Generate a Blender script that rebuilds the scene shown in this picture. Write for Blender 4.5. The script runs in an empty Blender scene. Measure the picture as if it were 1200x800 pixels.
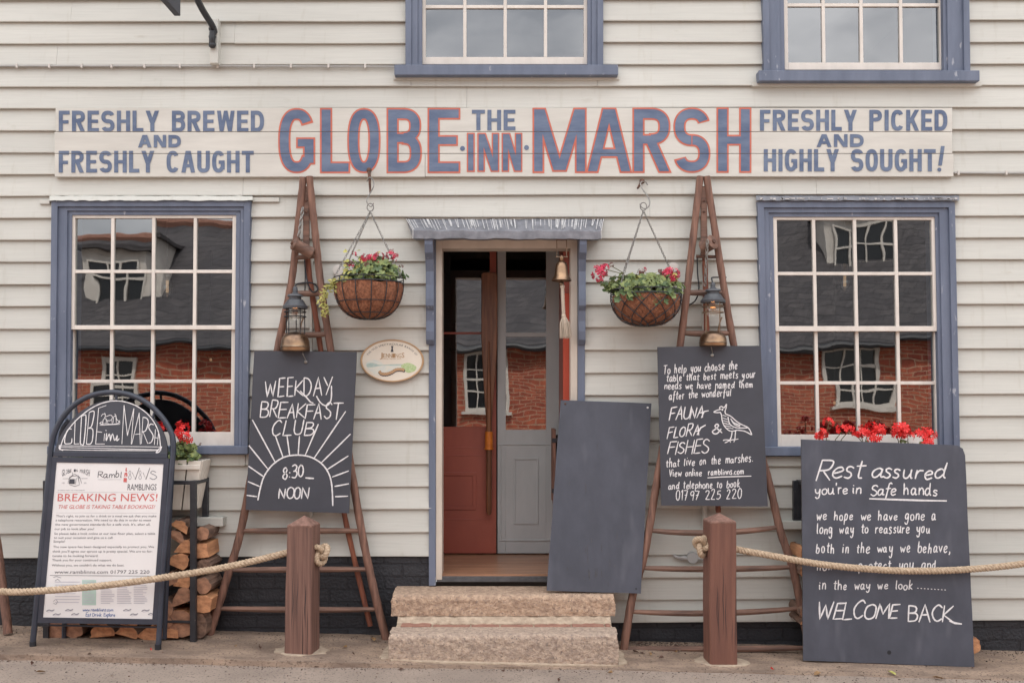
import bpy, bmesh, math, random
from mathutils import Vector, Matrix
random.seed(7)
R = math.radians
sc = bpy.context.scene
COL = sc.collection

# ---------------------------------------------------------------- camera, sky, sun, exposure
CAM_D = 6.0            # camera stands 6 m in front of the facade (facade = plane y 0)
CAM_H = 1.515
F = 1110.0             # focal length in photo pixels (1200 wide)
HZ = 468.0             # horizon row in the photo
cam_data = bpy.data.cameras.new("camera")
cam = bpy.data.objects.new("camera", cam_data)
COL.objects.link(cam)
cam.location = (0, -CAM_D, CAM_H)
cam.rotation_euler = (R(90), 0, 0)
cam_data.sensor_width = 36
cam_data.lens = F / 1200 * 36
cam_data.shift_y = (HZ - 400) / 1200
cam_data.clip_start = 0.05
cam_data.clip_end = 500
sc.camera = cam

SUN_EL, SUN_AZ = 52, 12
world = bpy.data.worlds.new("World")
sc.world = world
world.use_nodes = True
wn, wl = world.node_tree.nodes, world.node_tree.links
bg = wn["Background"]
bg.inputs["Strength"].default_value = 0.15
sky = wn.new("ShaderNodeTexSky")
sky.sky_type = 'NISHITA'
sky.sun_disc = False
sky.sun_elevation = R(SUN_EL)
sky.sun_rotation = R(SUN_AZ)
sky.air_density = 1.0
sky.dust_density = 2.0
wtc = wn.new("ShaderNodeTexCoord")
wmap = wn.new("ShaderNodeMapping")
wmap.inputs["Scale"].default_value = (1.6, 1.6, 4.0)
wnoise = wn.new("ShaderNodeTexNoise")
wnoise.inputs["Scale"].default_value = 3.0
wnoise.inputs["Detail"].default_value = 7
wramp = wn.new("ShaderNodeValToRGB")
wramp.color_ramp.elements[0].position = 0.40
wramp.color_ramp.elements[0].color = (4.15, 4.15, 4.2, 1)
wramp.color_ramp.elements[1].position = 0.63
wramp.color_ramp.elements[1].color = (8.75, 8.55, 8.3, 1)
wmix = wn.new("ShaderNodeMixRGB")
wmix.inputs["Fac"].default_value = 0.82
wl.new(wtc.outputs["Generated"], wmap.inputs["Vector"])
wl.new(wmap.outputs["Vector"], wnoise.inputs["Vector"])
wl.new(wnoise.outputs["Fac"], wramp.inputs["Fac"])
wl.new(sky.outputs["Color"], wmix.inputs["Color1"])
wl.new(wramp.outputs["Color"], wmix.inputs["Color2"])
# an overcast sky is about three times as bright overhead as at the horizon
wsep = wn.new("ShaderNodeSeparateXYZ"); wl.new(wtc.outputs["Generated"], wsep.inputs[0])
wmr = wn.new("ShaderNodeMapRange"); wmr.inputs["From Min"].default_value = 0; wmr.inputs["From Max"].default_value = 1
wmr.inputs["To Min"].default_value = .58; wmr.inputs["To Max"].default_value = 2.05
wl.new(wsep.outputs["Z"], wmr.inputs["Value"])
wgr = wn.new("ShaderNodeMixRGB"); wgr.blend_type = 'MULTIPLY'; wgr.inputs["Fac"].default_value = 1
wl.new(wmix.outputs["Color"], wgr.inputs["Color1"]); wl.new(wmr.outputs["Result"], wgr.inputs["Color2"])
wl.new(wgr.outputs["Color"], bg.inputs["Color"])

sun_data = bpy.data.lights.new("sun", 'SUN')
sun_data.energy = 2.4
sun_data.angle = R(3)
sun_data.color = (1.0, 0.93, 0.84)
sun = bpy.data.objects.new("sun", sun_data)
COL.objects.link(sun)
sun.location = (0, 8, 20)
sun.rotation_euler = (-R(90 - SUN_EL), 0, -R(SUN_AZ))

sc.view_settings.view_transform = 'Standard'
sc.view_settings.look = 'None'
sc.view_settings.gamma = 1
sc.view_settings.use_curve_mapping = False
sc.view_settings.exposure = 0.95
sc.cycles.use_denoising = True
sc.cycles.max_bounces = 10
sc.cycles.transparent_max_bounces = 12

# ---------------------------------------------------------------- helpers
def P(px, py, d=0.0):
    """photo pixel on the plane d metres in front of the facade -> world point"""
    s = (CAM_D - d) / F
    return Vector(((px - 600) * s, -d, CAM_H - (py - HZ) * s))

def S(n, d=0.0):
    return n * (CAM_D - d) / F

def ground_z(x):
    return 0.007 - 0.025 * x

class MB:
    def __init__(self):
        self.v, self.f, self.m = [], [], []
    def add(self, pts, faces, mi=0):
        b = len(self.v)
        self.v.extend(Vector(p) for p in pts)
        for f in faces:
            self.f.append([b + i for i in f]); self.m.append(mi)
    def box(self, a, b, mi=0):
        x0, y0, z0 = (min(a[i], b[i]) for i in range(3))
        x1, y1, z1 = (max(a[i], b[i]) for i in range(3))
        self.add([(x0,y0,z0),(x1,y0,z0),(x1,y1,z0),(x0,y1,z0),(x0,y0,z1),(x1,y0,z1),(x1,y1,z1),(x0,y1,z1)],
                 [(0,3,2,1),(4,5,6,7),(0,1,5,4),(1,2,6,5),(2,3,7,6),(3,0,4,7)], mi)
    def hexa(self, front, back, mi=0):
        """front / back: 4 points each, anticlockwise seen from the camera side"""
        self.add(list(front) + list(back), [(0,1,2,3),(7,6,5,4),(0,4,5,1),(1,5,6,2),(2,6,7,3),(3,7,4,0)], mi)
    def slab(self, x0, y0, x1, y1, d, th, k=0.0, yr=0.0, mi=0):
        """box whose front face covers the pixel rectangle at depth d; k leans it sideways"""
        c = [(x0 + k*(y1-yr), y1), (x1 + k*(y1-yr), y1), (x1 + k*(y0-yr), y0), (x0 + k*(y0-yr), y0)]
        fr = [P(px, py, d) for px, py in c]
        self.hexa(fr, [p + Vector((0, th, 0)) for p in fr], mi)
    def prism(self, poly, vec, mi=0, mi_side=None, caps=True):
        n = len(poly); vec = Vector(vec)
        pts = [Vector(p) for p in poly]; pts += [p + vec for p in pts]
        if caps: self.add(pts, [list(range(n)), list(range(2*n-1, n-1, -1))], mi)
        b = [(i, n+i, n+(i+1) % n, (i+1) % n) for i in range(n)]
        self.add(pts, b, mi if mi_side is None else mi_side)
    def tube(self, path, rad, n=8, mi=0, cap=True, closed=False):
        path = [Vector(p) for p in path]
        if not isinstance(rad, (list, tuple)): rad = [rad] * len(path)
        m = len(path)
        t = []
        for i in range(m):
            if closed: a, b = path[i-1], path[(i+1) % m]
            else: a, b = path[max(i-1, 0)], path[min(i+1, m-1)]
            d = b - a
            t.append(d.normalized() if d.length > 1e-9 else Vector((0,0,1)))
        up = Vector((0,0,1)) if abs(t[0].z) < .9 else Vector((1,0,0))
        nrm = (up - t[0]*up.dot(t[0])).normalized()
        pts = []
        for i in range(m):
            nrm = nrm - t[i]*nrm.dot(t[i])
            nrm = nrm.normalized() if nrm.length > 1e-6 else t[i].orthogonal().normalized()
            bi = t[i].cross(nrm)
            for j in range(n):
                a = 2*math.pi*j/n
                pts.append(path[i] + (nrm*math.cos(a) + bi*math.sin(a))*rad[i])
        fs = []
        for i in range(m if closed else m-1):
            for j in range(n):
                i2 = (i+1) % m
                fs.append((i*n+j, i*n+(j+1) % n, i2*n+(j+1) % n, i2*n+j))
        if cap and not closed:
            fs.append(list(range(n-1, -1, -1))); fs.append([(m-1)*n+j for j in range(n)])
        self.add(pts, fs, mi)
    def lathe(self, prof, c, n=20, mi=0, squash=1.0):
        """prof: (radius, z) from bottom to top round the vertical through c"""
        c = Vector(c); pts = []; m = len(prof)
        for r, z in prof:
            for j in range(n):
                a = 2*math.pi*j/n
                pts.append(c + Vector((r*math.cos(a), squash*r*math.sin(a), z)))
        fs = [(i*n+j, i*n+(j+1) % n, (i+1)*n+(j+1) % n, (i+1)*n+j) for i in range(m-1) for j in range(n)]
        self.add(pts, fs, mi)
    def ball(self, c, r, n=10, m=6, mi=0, sc_=(1,1,1)):
        c = Vector(c); pts = []
        for i in range(m+1):
            th = math.pi*i/m
            for j in range(n):
                a = 2*math.pi*j/n
                pts.append(c + Vector((r*sc_[0]*math.sin(th)*math.cos(a), r*sc_[1]*math.sin(th)*math.sin(a), -r*sc_[2]*math.cos(th))))
        self.add(pts, [(i*n+j, i*n+(j+1) % n, (i+1)*n+(j+1) % n, (i+1)*n+j) for i in range(m) for j in range(n)], mi)
    def build(self, name, mats, parent=None, origin=None, smooth=False, bevel=0.0, kind=None, label=None):
        me = bpy.data.meshes.new(name)
        o0 = ORG.get(parent.name, Vector()) if parent is not None else (Vector(origin) if origin is not None else Vector())
        me.from_pydata([tuple(p - o0) for p in self.v], [], self.f)
        if not isinstance(mats, (list, tuple)): mats = [mats]
        for m in mats: me.materials.append(m)
        me.polygons.foreach_set("material_index", self.m)
        if smooth: me.polygons.foreach_set("use_smooth", [True]*len(self.f))
        bm = bmesh.new(); bm.from_mesh(me)
        bmesh.ops.remove_doubles(bm, verts=bm.verts, dist=1e-6)
        if smooth != 'flip': bmesh.ops.recalc_face_normals(bm, faces=bm.faces)
        bm.to_mesh(me); bm.free(); me.update()
        o = bpy.data.objects.new(name, me)
        COL.objects.link(o)
        if parent is not None: o.parent = parent
        else: o.location = o0
        ORG[o.name] = o0
        if smooth:
            try:
                me.set_sharp_from_angle(angle=R(42))
            except Exception: pass
        if bevel:
            b = o.modifiers.new("bevel", 'BEVEL'); b.width = bevel; b.segments = 2; b.limit_method = 'ANGLE'; b.angle_limit = R(40)
        if kind: o["kind"] = kind
        if label: o["label"] = label
        return o
ORG = {}

def thing(name, label, cat, loc, group=None):
    o = bpy.data.objects.new(name, None)
    COL.objects.link(o)
    o.empty_display_size = .1
    o.location = loc
    ORG[o.name] = Vector(loc)
    o["label"] = label; o["category"] = cat
    if group: o["group"] = group
    return o

def tag(o, label, cat, group=None):
    o["label"] = label; o["category"] = cat
    if group: o["group"] = group
    return o

def smooth_path(pts, seg=6, closed=False):
    """Catmull-Rom through 2-D or 3-D points"""
    P_ = [Vector(p) for p in pts]; n = len(P_)
    if n < 3: return P_
    out = []
    rng = n if closed else n-1
    for i in range(rng):
        if closed: p0, p1, p2, p3 = P_[i-1], P_[i], P_[(i+1) % n], P_[(i+2) % n]
        else: p0, p1, p2, p3 = P_[max(i-1,0)], P_[i], P_[i+1], P_[min(i+2,n-1)]
        for s in range(seg):
            t = s/seg
            out.append(0.5*((2*p1) + (p2-p0)*t + (2*p0-5*p1+4*p2-p3)*t*t + (3*p1-p0-3*p2+p3)*t**3))
    if not closed: out.append(P_[-1])
    return out

# ---------------------------------------------------------------- materials
def new_mat(name):
    m = bpy.data.materials.new(name); m.use_nodes = True
    return m, m.node_tree.nodes, m.node_tree.links, m.node_tree.nodes["Principled BSDF"]

def mat(name, col, col2=None, rough=.6, scale=(6,6,6), amt=1.0, bump=.0, bscale=None, detail=5, metal=0.0,
        spec=.5, lo=.35, hi=.68, dist=.004, speck=None, coords="Object"):
    """principled colour that wanders between col and col2 on noise, with a second noise for the relief"""
    m, N, L, b = new_mat(name)
    b.inputs["Roughness"].default_value = rough
    b.inputs["Metallic"].default_value = metal
    b.inputs["Specular IOR Level"].default_value = spec
    tc = N.new("ShaderNodeTexCoord")
    def noise(s, det=detail, rg=.6):
        mp = N.new("ShaderNodeMapping"); mp.inputs["Scale"].default_value = s if isinstance(s, tuple) else (s,s,s)
        nz = N.new("ShaderNodeTexNoise"); nz.inputs["Scale"].default_value = 1; nz.inputs["Detail"].default_value = det
        nz.inputs["Roughness"].default_value = rg
        L.new(tc.outputs[coords], mp.inputs["Vector"]); L.new(mp.outputs["Vector"], nz.inputs["Vector"])
        return nz
    if col2 is None: col2 = tuple(c*.82 for c in col)
    nz = noise(scale)
    rp = N.new("ShaderNodeValToRGB")
    rp.color_ramp.elements[0].position = lo; rp.color_ramp.elements[0].color = (*col2, 1)
    rp.color_ramp.elements[1].position = hi; rp.color_ramp.elements[1].color = (*col, 1)
    L.new(nz.outputs["Fac"], rp.inputs["Fac"])
    out = rp.outputs["Color"]
    if speck:
        scol, ssc, slo, shi = speck
        n2 = noise(ssc, 2)
        r2 = N.new("ShaderNodeValToRGB")
        r2.color_ramp.elements[0].position = slo; r2.color_ramp.elements[0].color = (0,0,0,1)
        r2.color_ramp.elements[1].position = shi; r2.color_ramp.elements[1].color = (1,1,1,1)
        mx = N.new("ShaderNodeMixRGB"); mx.inputs["Color2"].default_value = (*scol, 1)
        L.new(n2.outputs["Fac"], r2.inputs["Fac"]); L.new(r2.outputs["Color"], mx.inputs["Fac"]); L.new(out, mx.inputs["Color1"])
        out = mx.outputs["Color"]
    L.new(out, b.inputs["Base Color"])
    if bump:
        n3 = noise(bscale or scale, 6)
        bp = N.new("ShaderNodeBump"); bp.inputs["Strength"].default_value = bump; bp.inputs["Distance"].default_value = dist
        L.new(n3.outputs["Fac"], bp.inputs["Height"]); L.new(bp.outputs["Normal"], b.inputs["Normal"])
    return m

def brick_mat(name, c1, c2, mortar, bw, bh, ms=.012, bump=.6, rough=.85, dist=.006, noise_amt=.5, squash=1.0):
    m, N, L, b = new_mat(name)
    b.inputs["Roughness"].default_value = rough
    g = N.new("ShaderNodeNewGeometry")
    sp = N.new("ShaderNodeSeparateXYZ"); cb = N.new("ShaderNodeCombineXYZ")
    ad = N.new("ShaderNodeMath"); ad.operation = 'ADD'
    L.new(g.outputs["Position"], sp.inputs[0])
    L.new(sp.outputs["X"], ad.inputs[0]); L.new(sp.outputs["Y"], ad.inputs[1])
    L.new(ad.outputs[0], cb.inputs["X"]); L.new(sp.outputs["Z"], cb.inputs["Y"])
    bt = N.new("ShaderNodeTexBrick")
    bt.inputs["Scale"].default_value = 1
    bt.inputs["Brick Width"].default_value = bw; bt.inputs["Row Height"].default_value = bh
    bt.inputs["Mortar Size"].default_value = ms; bt.inputs["Mortar Smooth"].default_value = .25
    bt.inputs["Color1"].default_value = (*c1,1); bt.inputs["Color2"].default_value = (*c2,1); bt.inputs["Mortar"].default_value = (*mortar,1)
    wob = N.new("ShaderNodeTexNoise"); wob.inputs["Scale"].default_value = 5
    vm = N.new("ShaderNodeVectorMath"); vm.operation = 'MULTIPLY_ADD'
    vm.inputs[1].default_value = (.02,.02,0)
    L.new(cb.outputs[0], wob.inputs["Vector"]); L.new(wob.outputs["Color"], vm.inputs[0]); L.new(cb.outputs[0], vm.inputs[2])
    L.new(vm.outputs[0], bt.inputs["Vector"])
    nz = N.new("ShaderNodeTexNoise"); nz.inputs["Scale"].default_value = 9; nz.inputs["Detail"].default_value = 6
    L.new(cb.outputs[0], nz.inputs["Vector"])
    mx = N.new("ShaderNodeMixRGB"); mx.blend_type = 'OVERLAY'; mx.inputs["Fac"].default_value = noise_amt
    L.new(bt.outputs["Color"], mx.inputs["Color1"]); L.new(nz.outputs["Fac"], mx.inputs["Color2"])
    L.new(mx.outputs["Color"], b.inputs["Base Color"])
    n2 = N.new("ShaderNodeTexNoise"); n2.inputs["Scale"].default_value = 60; n2.inputs["Detail"].default_value = 5
    L.new(g.outputs["Position"], n2.inputs["Vector"])
    ma = N.new("ShaderNodeMath"); ma.operation = 'MULTIPLY_ADD'; ma.inputs[1].default_value = -1.0
    m2 = N.new("ShaderNodeMath"); m2.operation = 'MULTIPLY'; m2.inputs[1].default_value = .6
    L.new(n2.outputs["Fac"], m2.inputs[0]); L.new(bt.outputs["Fac"], ma.inputs[0]); L.new(m2.outputs[0], ma.inputs[2])
    bp = N.new("ShaderNodeBump"); bp.inputs["Strength"].default_value = bump; bp.inputs["Distance"].default_value = dist
    L.new(ma.outputs[0], bp.inputs["Height"]); L.new(bp.outputs["Normal"], b.inputs["Normal"])
    return m

def glass_mat(name, refl=.20, tint=(.55,.6,.6), wave=.0016, wscale=2.5):
    m, N, L, b = new_mat(name)
    N.remove(b)
    out = N["Material Output"]
    tr = N.new("ShaderNodeBsdfTransparent"); tr.inputs["Color"].default_value = (*tint,1)
    gl = N.new("ShaderNodeBsdfGlossy"); gl.inputs["Roughness"].default_value = .012; gl.inputs["Color"].default_value = (.92,.93,.95,1)
    mx = N.new("ShaderNodeMixShader"); mx.inputs[0].default_value = refl
    L.new(tr.outputs[0], mx.inputs[1]); L.new(gl.outputs[0], mx.inputs[2]); L.new(mx.outputs[0], out.inputs["Surface"])
    g = N.new("ShaderNodeNewGeometry")
    nz = N.new("ShaderNodeTexNoise"); nz.inputs["Scale"].default_value = wscale; nz.inputs["Detail"].default_value = 1.5
    L.new(g.outputs["Position"], nz.inputs["Vector"])
    bp = N.new("ShaderNodeBump"); bp.inputs["Strength"].default_value = 1; bp.inputs["Distance"].default_value = wave
    L.new(nz.outputs["Fac"], bp.inputs["Height"]); L.new(bp.outputs["Normal"], gl.inputs["Normal"])
    return m

def siding_mat():
    m, N, L, b = new_mat("cream_paint")
    b.inputs["Roughness"].default_value = .55
    g = N.new("ShaderNodeNewGeometry")
    def nz(s, det=5):
        mp = N.new("ShaderNodeMapping"); mp.inputs["Scale"].default_value = s
        n = N.new("ShaderNodeTexNoise"); n.inputs["Scale"].default_value = 1; n.inputs["Detail"].default_value = det
        L.new(g.outputs["Position"], mp.inputs["Vector"]); L.new(mp.outputs["Vector"], n.inputs["Vector"]); return n
    def ramp(n, a, ca, bb, cb):
        r = N.new("ShaderNodeValToRGB")
        r.color_ramp.elements[0].position = a; r.color_ramp.elements[0].color = (*ca,1)
        r.color_ramp.elements[1].position = bb; r.color_ramp.elements[1].color = (*cb,1)
        L.new(n.outputs["Fac"], r.inputs["Fac"]); return r
    base = ramp(nz((.8,1,2.5)), .3, (.505,.503,.462), .7, (.588,.585,.538))
    grain = ramp(nz((3,3,90), 4), .3, (.93,.93,.93), .6, (1,1,1))
    dirt = ramp(nz((7,7,14), 8), .66, (1,1,1), .80, (.80,.77,.72))
    m1 = N.new("ShaderNodeMixRGB"); m1.blend_type = 'MULTIPLY'; m1.inputs["Fac"].default_value = 1
    m2 = N.new("ShaderNodeMixRGB"); m2.blend_type = 'MULTIPLY'; m2.inputs["Fac"].default_value = .8
    L.new(base.outputs[0], m1.inputs[1]); L.new(grain.outputs[0], m1.inputs[2])
    L.new(m1.outputs[0], m2.inputs[1]); L.new(dirt.outputs[0], m2.inputs[2])
    drip = ramp(nz((26,26,1.1), 4), .60, (1,1,1), .78, (.86,.84,.80))
    m3 = N.new("ShaderNodeMixRGB"); m3.blend_type = 'MULTIPLY'; m3.inputs["Fac"].default_value = .7
    L.new(m2.outputs[0], m3.inputs[1]); L.new(drip.outputs[0], m3.inputs[2])
    L.new(m3.outputs[0], b.inputs["Base Color"])
    n = nz((5,5,120), 6)
    bp = N.new("ShaderNodeBump"); bp.inputs["Strength"].default_value = .35; bp.inputs["Distance"].default_value = .0025
    L.new(n.outputs["Fac"], bp.inputs["Height"]); L.new(bp.outputs["Normal"], b.inputs["Normal"])
    return m

def emit_mat(name, col, s):
    m, N, L, b = new_mat(name)
    b.inputs["Base Color"].default_value = (*col,1)
    b.inputs["Emission Color"].default_value = (*col,1); b.inputs["Emission Strength"].default_value = s
    return m

M = {}
M['siding'] = siding_mat()
M['sign_paint'] = mat('sign_cream', (.625,.61,.56), (.54,.525,.48), .5, (2,2,14), bump=.3, bscale=(4,4,90), dist=.002, coords="Object")
M['blue'] = mat('blue_paint', (.150,.178,.245), (.108,.132,.190), .55, (11,11,2.5), bump=.5, bscale=(60,60,9), dist=.002, speck=((.33,.35,.40), (26,26,10), .68,.74))
M['letter_blue'] = mat('letter_blue', (.150,.195,.285), (.085,.12,.205), .65, (5,5,16), bump=.2, bscale=(40,40,40), dist=.001)
M['letter_red'] = mat('letter_red', (.60,.16,.10), (.50,.125,.085), .6, (12,12,12))
M['white_paint'] = mat('white_gloss', (.74,.69,.63), (.63,.585,.53), .4, (12,12,5), bump=.3, bscale=(60,60,20), dist=.0015)
M['cream_frame'] = mat('cream_frame', (.60,.535,.46), (.50,.44,.375), .45, (8,8,4), bump=.2, bscale=(50,50,9), dist=.002)
M['plinth'] = brick_mat('black_brick', (.020,.022,.028), (.026,.028,.034), (.016,.017,.022), .23, .081, .008, bump=1.0, dist=.012, noise_amt=.35, rough=.6)
M['lead'] = mat('lead', (.23,.235,.26), (.13,.135,.155), .55, (14,14,14), bump=.4, dist=.003)
M['lime'] = mat('lime_streak', (.62,.61,.60), (.40,.40,.41), .8, (50,50,50))
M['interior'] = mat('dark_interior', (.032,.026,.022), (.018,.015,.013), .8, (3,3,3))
M['glass'] = glass_mat('window_glass', refl=.23)
M['far_glass'] = glass_mat('far_glass', .2, wave=.002)
M['red_door'] = mat('red_door', (.34,.085,.055), (.27,.066,.046), .42, (5,5,2), bump=.15, bscale=(30,30,30), dist=.002)
M['bright_red'] = mat('bright_red', (.50,.075,.035), (.42,.06,.03), .45, (5,5,2))
M['grey_door'] = mat('grey_door', (.42,.445,.45), (.36,.385,.39), .4, (5,5,2), bump=.12, bscale=(30,30,30), dist=.002)
M['oar_wood'] = mat('oar_wood', (.25,.105,.050), (.105,.042,.022), .4, (40,40,3), bump=.2, dist=.002)
M['orange'] = mat('orange_band', (.62,.19,.02), (.45,.12,.015), .45, (20,20,20))
M['floor_wood'] = mat('floor_wood', (.40,.215,.125), (.22,.115,.07), .35, (3,40,40), bump=.2, dist=.002)
M['stone_dark'] = mat('slate_edge', (.10,.10,.105), (.06,.06,.065), .8, (20,20,20), bump=.5)
M['black_metal'] = mat('black_iron', (.030,.033,.040), (.018,.02,.025), .45, (18,18,18), bump=.3, bscale=(80,80,80), dist=.001, speck=((.16,.15,.14), (60,60,60), .72,.76))
M['slate_frame'] = mat('slate_frame', (.040,.048,.068), (.028,.034,.05), .38, (9,9,9), bump=.15, bscale=(60,60,60), dist=.001)
M['chalk'] = mat('chalkboard', (.056,.060,.076), (.043,.046,.058), .6, (5,5,5), bump=.12, bscale=(60,60,60), dist=.001, lo=.3, hi=.75)
M['chalk_scuffed'] = mat('chalkboard_scuffed', (.074,.080,.104), (.055,.060,.078), .65, (7,7,4), bump=.15, bscale=(50,50,50), dist=.001, speck=((.105,.11,.135), (9,9,2.5), .60,.85))
M['chalk_edge'] = mat('worn_edge', (.12,.11,.11), (.05,.05,.055), .8, (30,30,30))
M['pen'] = mat('chalk_pen', (.80,.78,.78), (.62,.61,.62), .8, (60,60,60))
M['paper'] = mat('poster_paper', (.75,.73,.72), (.70,.68,.67), .35, (3,3,3))
M['ink'] = mat('ink', (.055,.055,.07), None, .6)
M['ink_grey'] = mat('ink_grey', (.24,.24,.27), None, .6)
M['ink_red'] = mat('ink_red', (.62,.13,.12), None, .6)
M['ink_blue'] = mat('ink_blue', (.14,.20,.38), None, .6)
M['ink_green'] = mat('ink_green', (.46,.60,.53), None, .6)
M['ink_lilac'] = mat('ink_lilac', (.52,.50,.56), None, .6)
M['rail_wood'] = mat('ladder_wood', (.285,.150,.105), (.085,.044,.034), .75, (46,46,5), bump=.6, bscale=(80,80,8), dist=.004, lo=.3, hi=.7)
M['red_wood'] = mat('red_wood', (.31,.105,.055), (.15,.05,.033), .65, (34,34,4), bump=.4, dist=.003)
M['rung_wood'] = mat('rung_wood', (.25,.138,.098), (.10,.058,.044), .7, (4,34,34), bump=.6, dist=.004)
M['post_wood'] = mat('post_wood', (.235,.125,.094), (.085,.043,.034), .65, (52,52,1.6), bump=.8, bscale=(70,70,2.5), dist=.005, lo=.28, hi=.68, speck=((.035,.017,.014), (60,60,1.6), .64,.70))
M['post_wood_red'] = mat('post_wood_red', (.215,.096,.066), (.115,.050,.037), .6, (30,30,1.8), bump=.8, bscale=(60,60,2.2), dist=.005, lo=.25, hi=.75, speck=((.050,.024,.019), (22,22,1.3), .62,.74))
M['end_wood'] = mat('end_grain', (.27,.15,.115), (.14,.075,.057), .8, (40,40,40), bump=.5)
M['rope'] = mat('rope', (.57,.44,.31), (.34,.25,.17), .9, (60,60,60), bump=.8, bscale=(160,160,160), dist=.003)
M['rust'] = mat('rusty_iron', (.15,.075,.05), (.06,.032,.025), .8, (40,40,40), bump=.6)
M['steel'] = mat('galvanised', (.33,.32,.30), (.2,.19,.18), .4, (40,40,40), metal=.8)
M['brass'] = mat('aged_brass', (.42,.27,.16), (.15,.10,.075), .36, (7,7,12), metal=1.0, bump=.15, bscale=(40,40,40), dist=.002)
M['brass_dull'] = mat('dull_brass', (.36,.27,.19), (.17,.125,.09), .4, (16,16,16), metal=.9)
M['hood'] = mat('grey_enamel', (.085,.092,.105), (.045,.05,.058), .4, (14,14,14))
M['coir'] = mat('coir', (.46,.195,.105), (.16,.062,.036), .95, (70,70,50), bump=1.0, bscale=(110,110,70), dist=.02, lo=.3, hi=.7)
M['leaf'] = mat('leaf_green', (.23,.27,.085), (.075,.12,.035), .5, (24,24,24), lo=.35, hi=.62)
M['leaf_dark'] = mat('leaf_dark', (.10,.155,.055), (.040,.075,.024), .5, (24,24,24))
M['leaf_pale'] = mat('leaf_pale', (.52,.48,.15), (.32,.32,.085), .55, (24,24,24))
M['petal_red'] = mat('petal_red', (.85,.030,.025), (.66,.014,.016), .5, (40,40,40))
M['petal_pink'] = mat('petal_crimson', (.62,.018,.075), (.36,.012,.045), .5, (40,40,40))
M['petal_dead'] = mat('petal_faded', (.20,.07,.06), (.10,.035,.03), .7, (40,40,40))
M['stem'] = mat('stem_green', (.14,.13,.05), (.08,.09,.03), .6, (30,30,30))
M['soil'] = mat('soil', (.05,.035,.025), None, .95, (40,40,40), bump=1)
M['planter'] = mat('planter_cream', (.76,.71,.63), (.64,.585,.51), .5, (14,14,5), bump=.2, dist=.002)
M['plastic'] = mat('cream_plastic', (.62,.585,.545), (.55,.52,.48), .4, (6,6,6))
M['grey_plastic'] = mat('grey_plastic', (.42,.42,.41), (.36,.36,.35), .4, (6,6,6))
M['cable'] = mat('black_cable', (.02,.022,.028), None, .5)
M['granite'] = mat('granite', (.60,.43,.305), (.34,.235,.17), .9, (34,34,34), bump=1.0, bscale=(46,46,46), dist=.02, speck=((.25,.185,.15), (70,70,70), .58,.70))
M['granite_low'] = mat('granite_low', (.56,.43,.33), (.33,.25,.20), .9, (34,34,34), bump=1.0, bscale=(46,46,46), dist=.02, speck=((.22,.18,.155), (70,70,70), .57,.70))
M['mortar'] = mat('mortar', (.50,.40,.30), (.33,.255,.19), .95, (25,25,25), bump=.8, dist=.008)
M['step_brick'] = mat('step_brick', (.33,.17,.12), (.24,.115,.085), .9, (20,20,20), bump=.5)
M['asphalt'] = mat('asphalt', (.36,.285,.232), (.25,.198,.163), .92, (2.2,2.2,2.2), bump=1.0, bscale=(150,150,150), dist=.006, speck=((.15,.118,.10), (75,75,75), .57,.66))
M['pavement'] = mat('pavement', (.38,.275,.20), (.19,.135,.102), .92, (3.2,7,3.2), bump=1.0, bscale=(90,90,90), dist=.01, speck=((.16,.112,.085), (65,65,65), .55,.66))
M['pebble'] = mat('pebble', (.34,.265,.205), (.17,.125,.10), .9, (25,25,25))
M['dirt'] = mat('dirt', (.10,.075,.06), None, .95, (30,30,30))
M['dead_leaf'] = mat('dead_leaf', (.35,.22,.10), (.20,.11,.05), .8, (30,30,30))
M['dead_leaf_dark'] = mat('dead_leaf_dark', (.12,.055,.035), (.06,.03,.02), .8, (30,30,30))
M['log_end'] = mat('log_end', (.66,.33,.165), (.36,.16,.08), .85, (22,9,30), bump=.6, dist=.004)
M['log_side'] = mat('log_split', (.68,.34,.165), (.37,.17,.085), .85, (30,4,30), bump=.7, dist=.006)
M['bark'] = mat('bark', (.27,.165,.115), (.10,.06,.045), .95, (30,9,30), bump=1.0, dist=.012)
M['log_old'] = mat('log_old_end', (.46,.24,.145), (.23,.12,.078), .9, (24,10,28), bump=.6, dist=.004)
M['ivory'] = mat('plaque_cream', (.76,.70,.60), (.71,.65,.55), .45, (6,6,6))
M['plaque_rim'] = mat('plaque_rim', (.52,.33,.18), (.42,.26,.14), .5, (12,12,12))
M['tan_ink'] = mat('tan_ink', (.45,.27,.13), None, .6)
M['teal_ink'] = mat('teal_ink', (.36,.50,.47), (.52,.58,.52), .7, (40,40,40))
M['green_ink'] = mat('green_ink', (.33,.50,.20), (.55,.62,.38), .7, (90,90,90))
M['pale_ink'] = mat('pale_ink', (.60,.66,.63), (.72,.70,.60), .7, (30,30,30))
M['house_brick'] = brick_mat('house_brick', (.46,.125,.066), (.31,.070,.042), (.46,.30,.21), .235, .078, .009, bump=.5)
M['slate'] = brick_mat('roof_slate', (.085,.078,.080), (.060,.056,.060), (.03,.03,.032), .32, .13, .006, bump=.6, noise_amt=.6)
M['far_white'] = mat('far_white', (.72,.68,.62), None, .5)
M['tassel'] = mat('tassel_cotton', (.62,.54,.44), (.48,.40,.32), .95, (90,90,9), bump=.6)
M['bulb_glass'] = glass_mat('bulb_glass', .22, (.95,.93,.9), .0)
M['lamp_glass'] = glass_mat('lamp_glass', .10, (.97,.95,.92), .0)
M['filament'] = emit_mat('filament', (1.0,.42,.12), 4.0)
M['bulb_amber'] = emit_mat('amber_glow', (1.0,.62,.36), .35)
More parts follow.
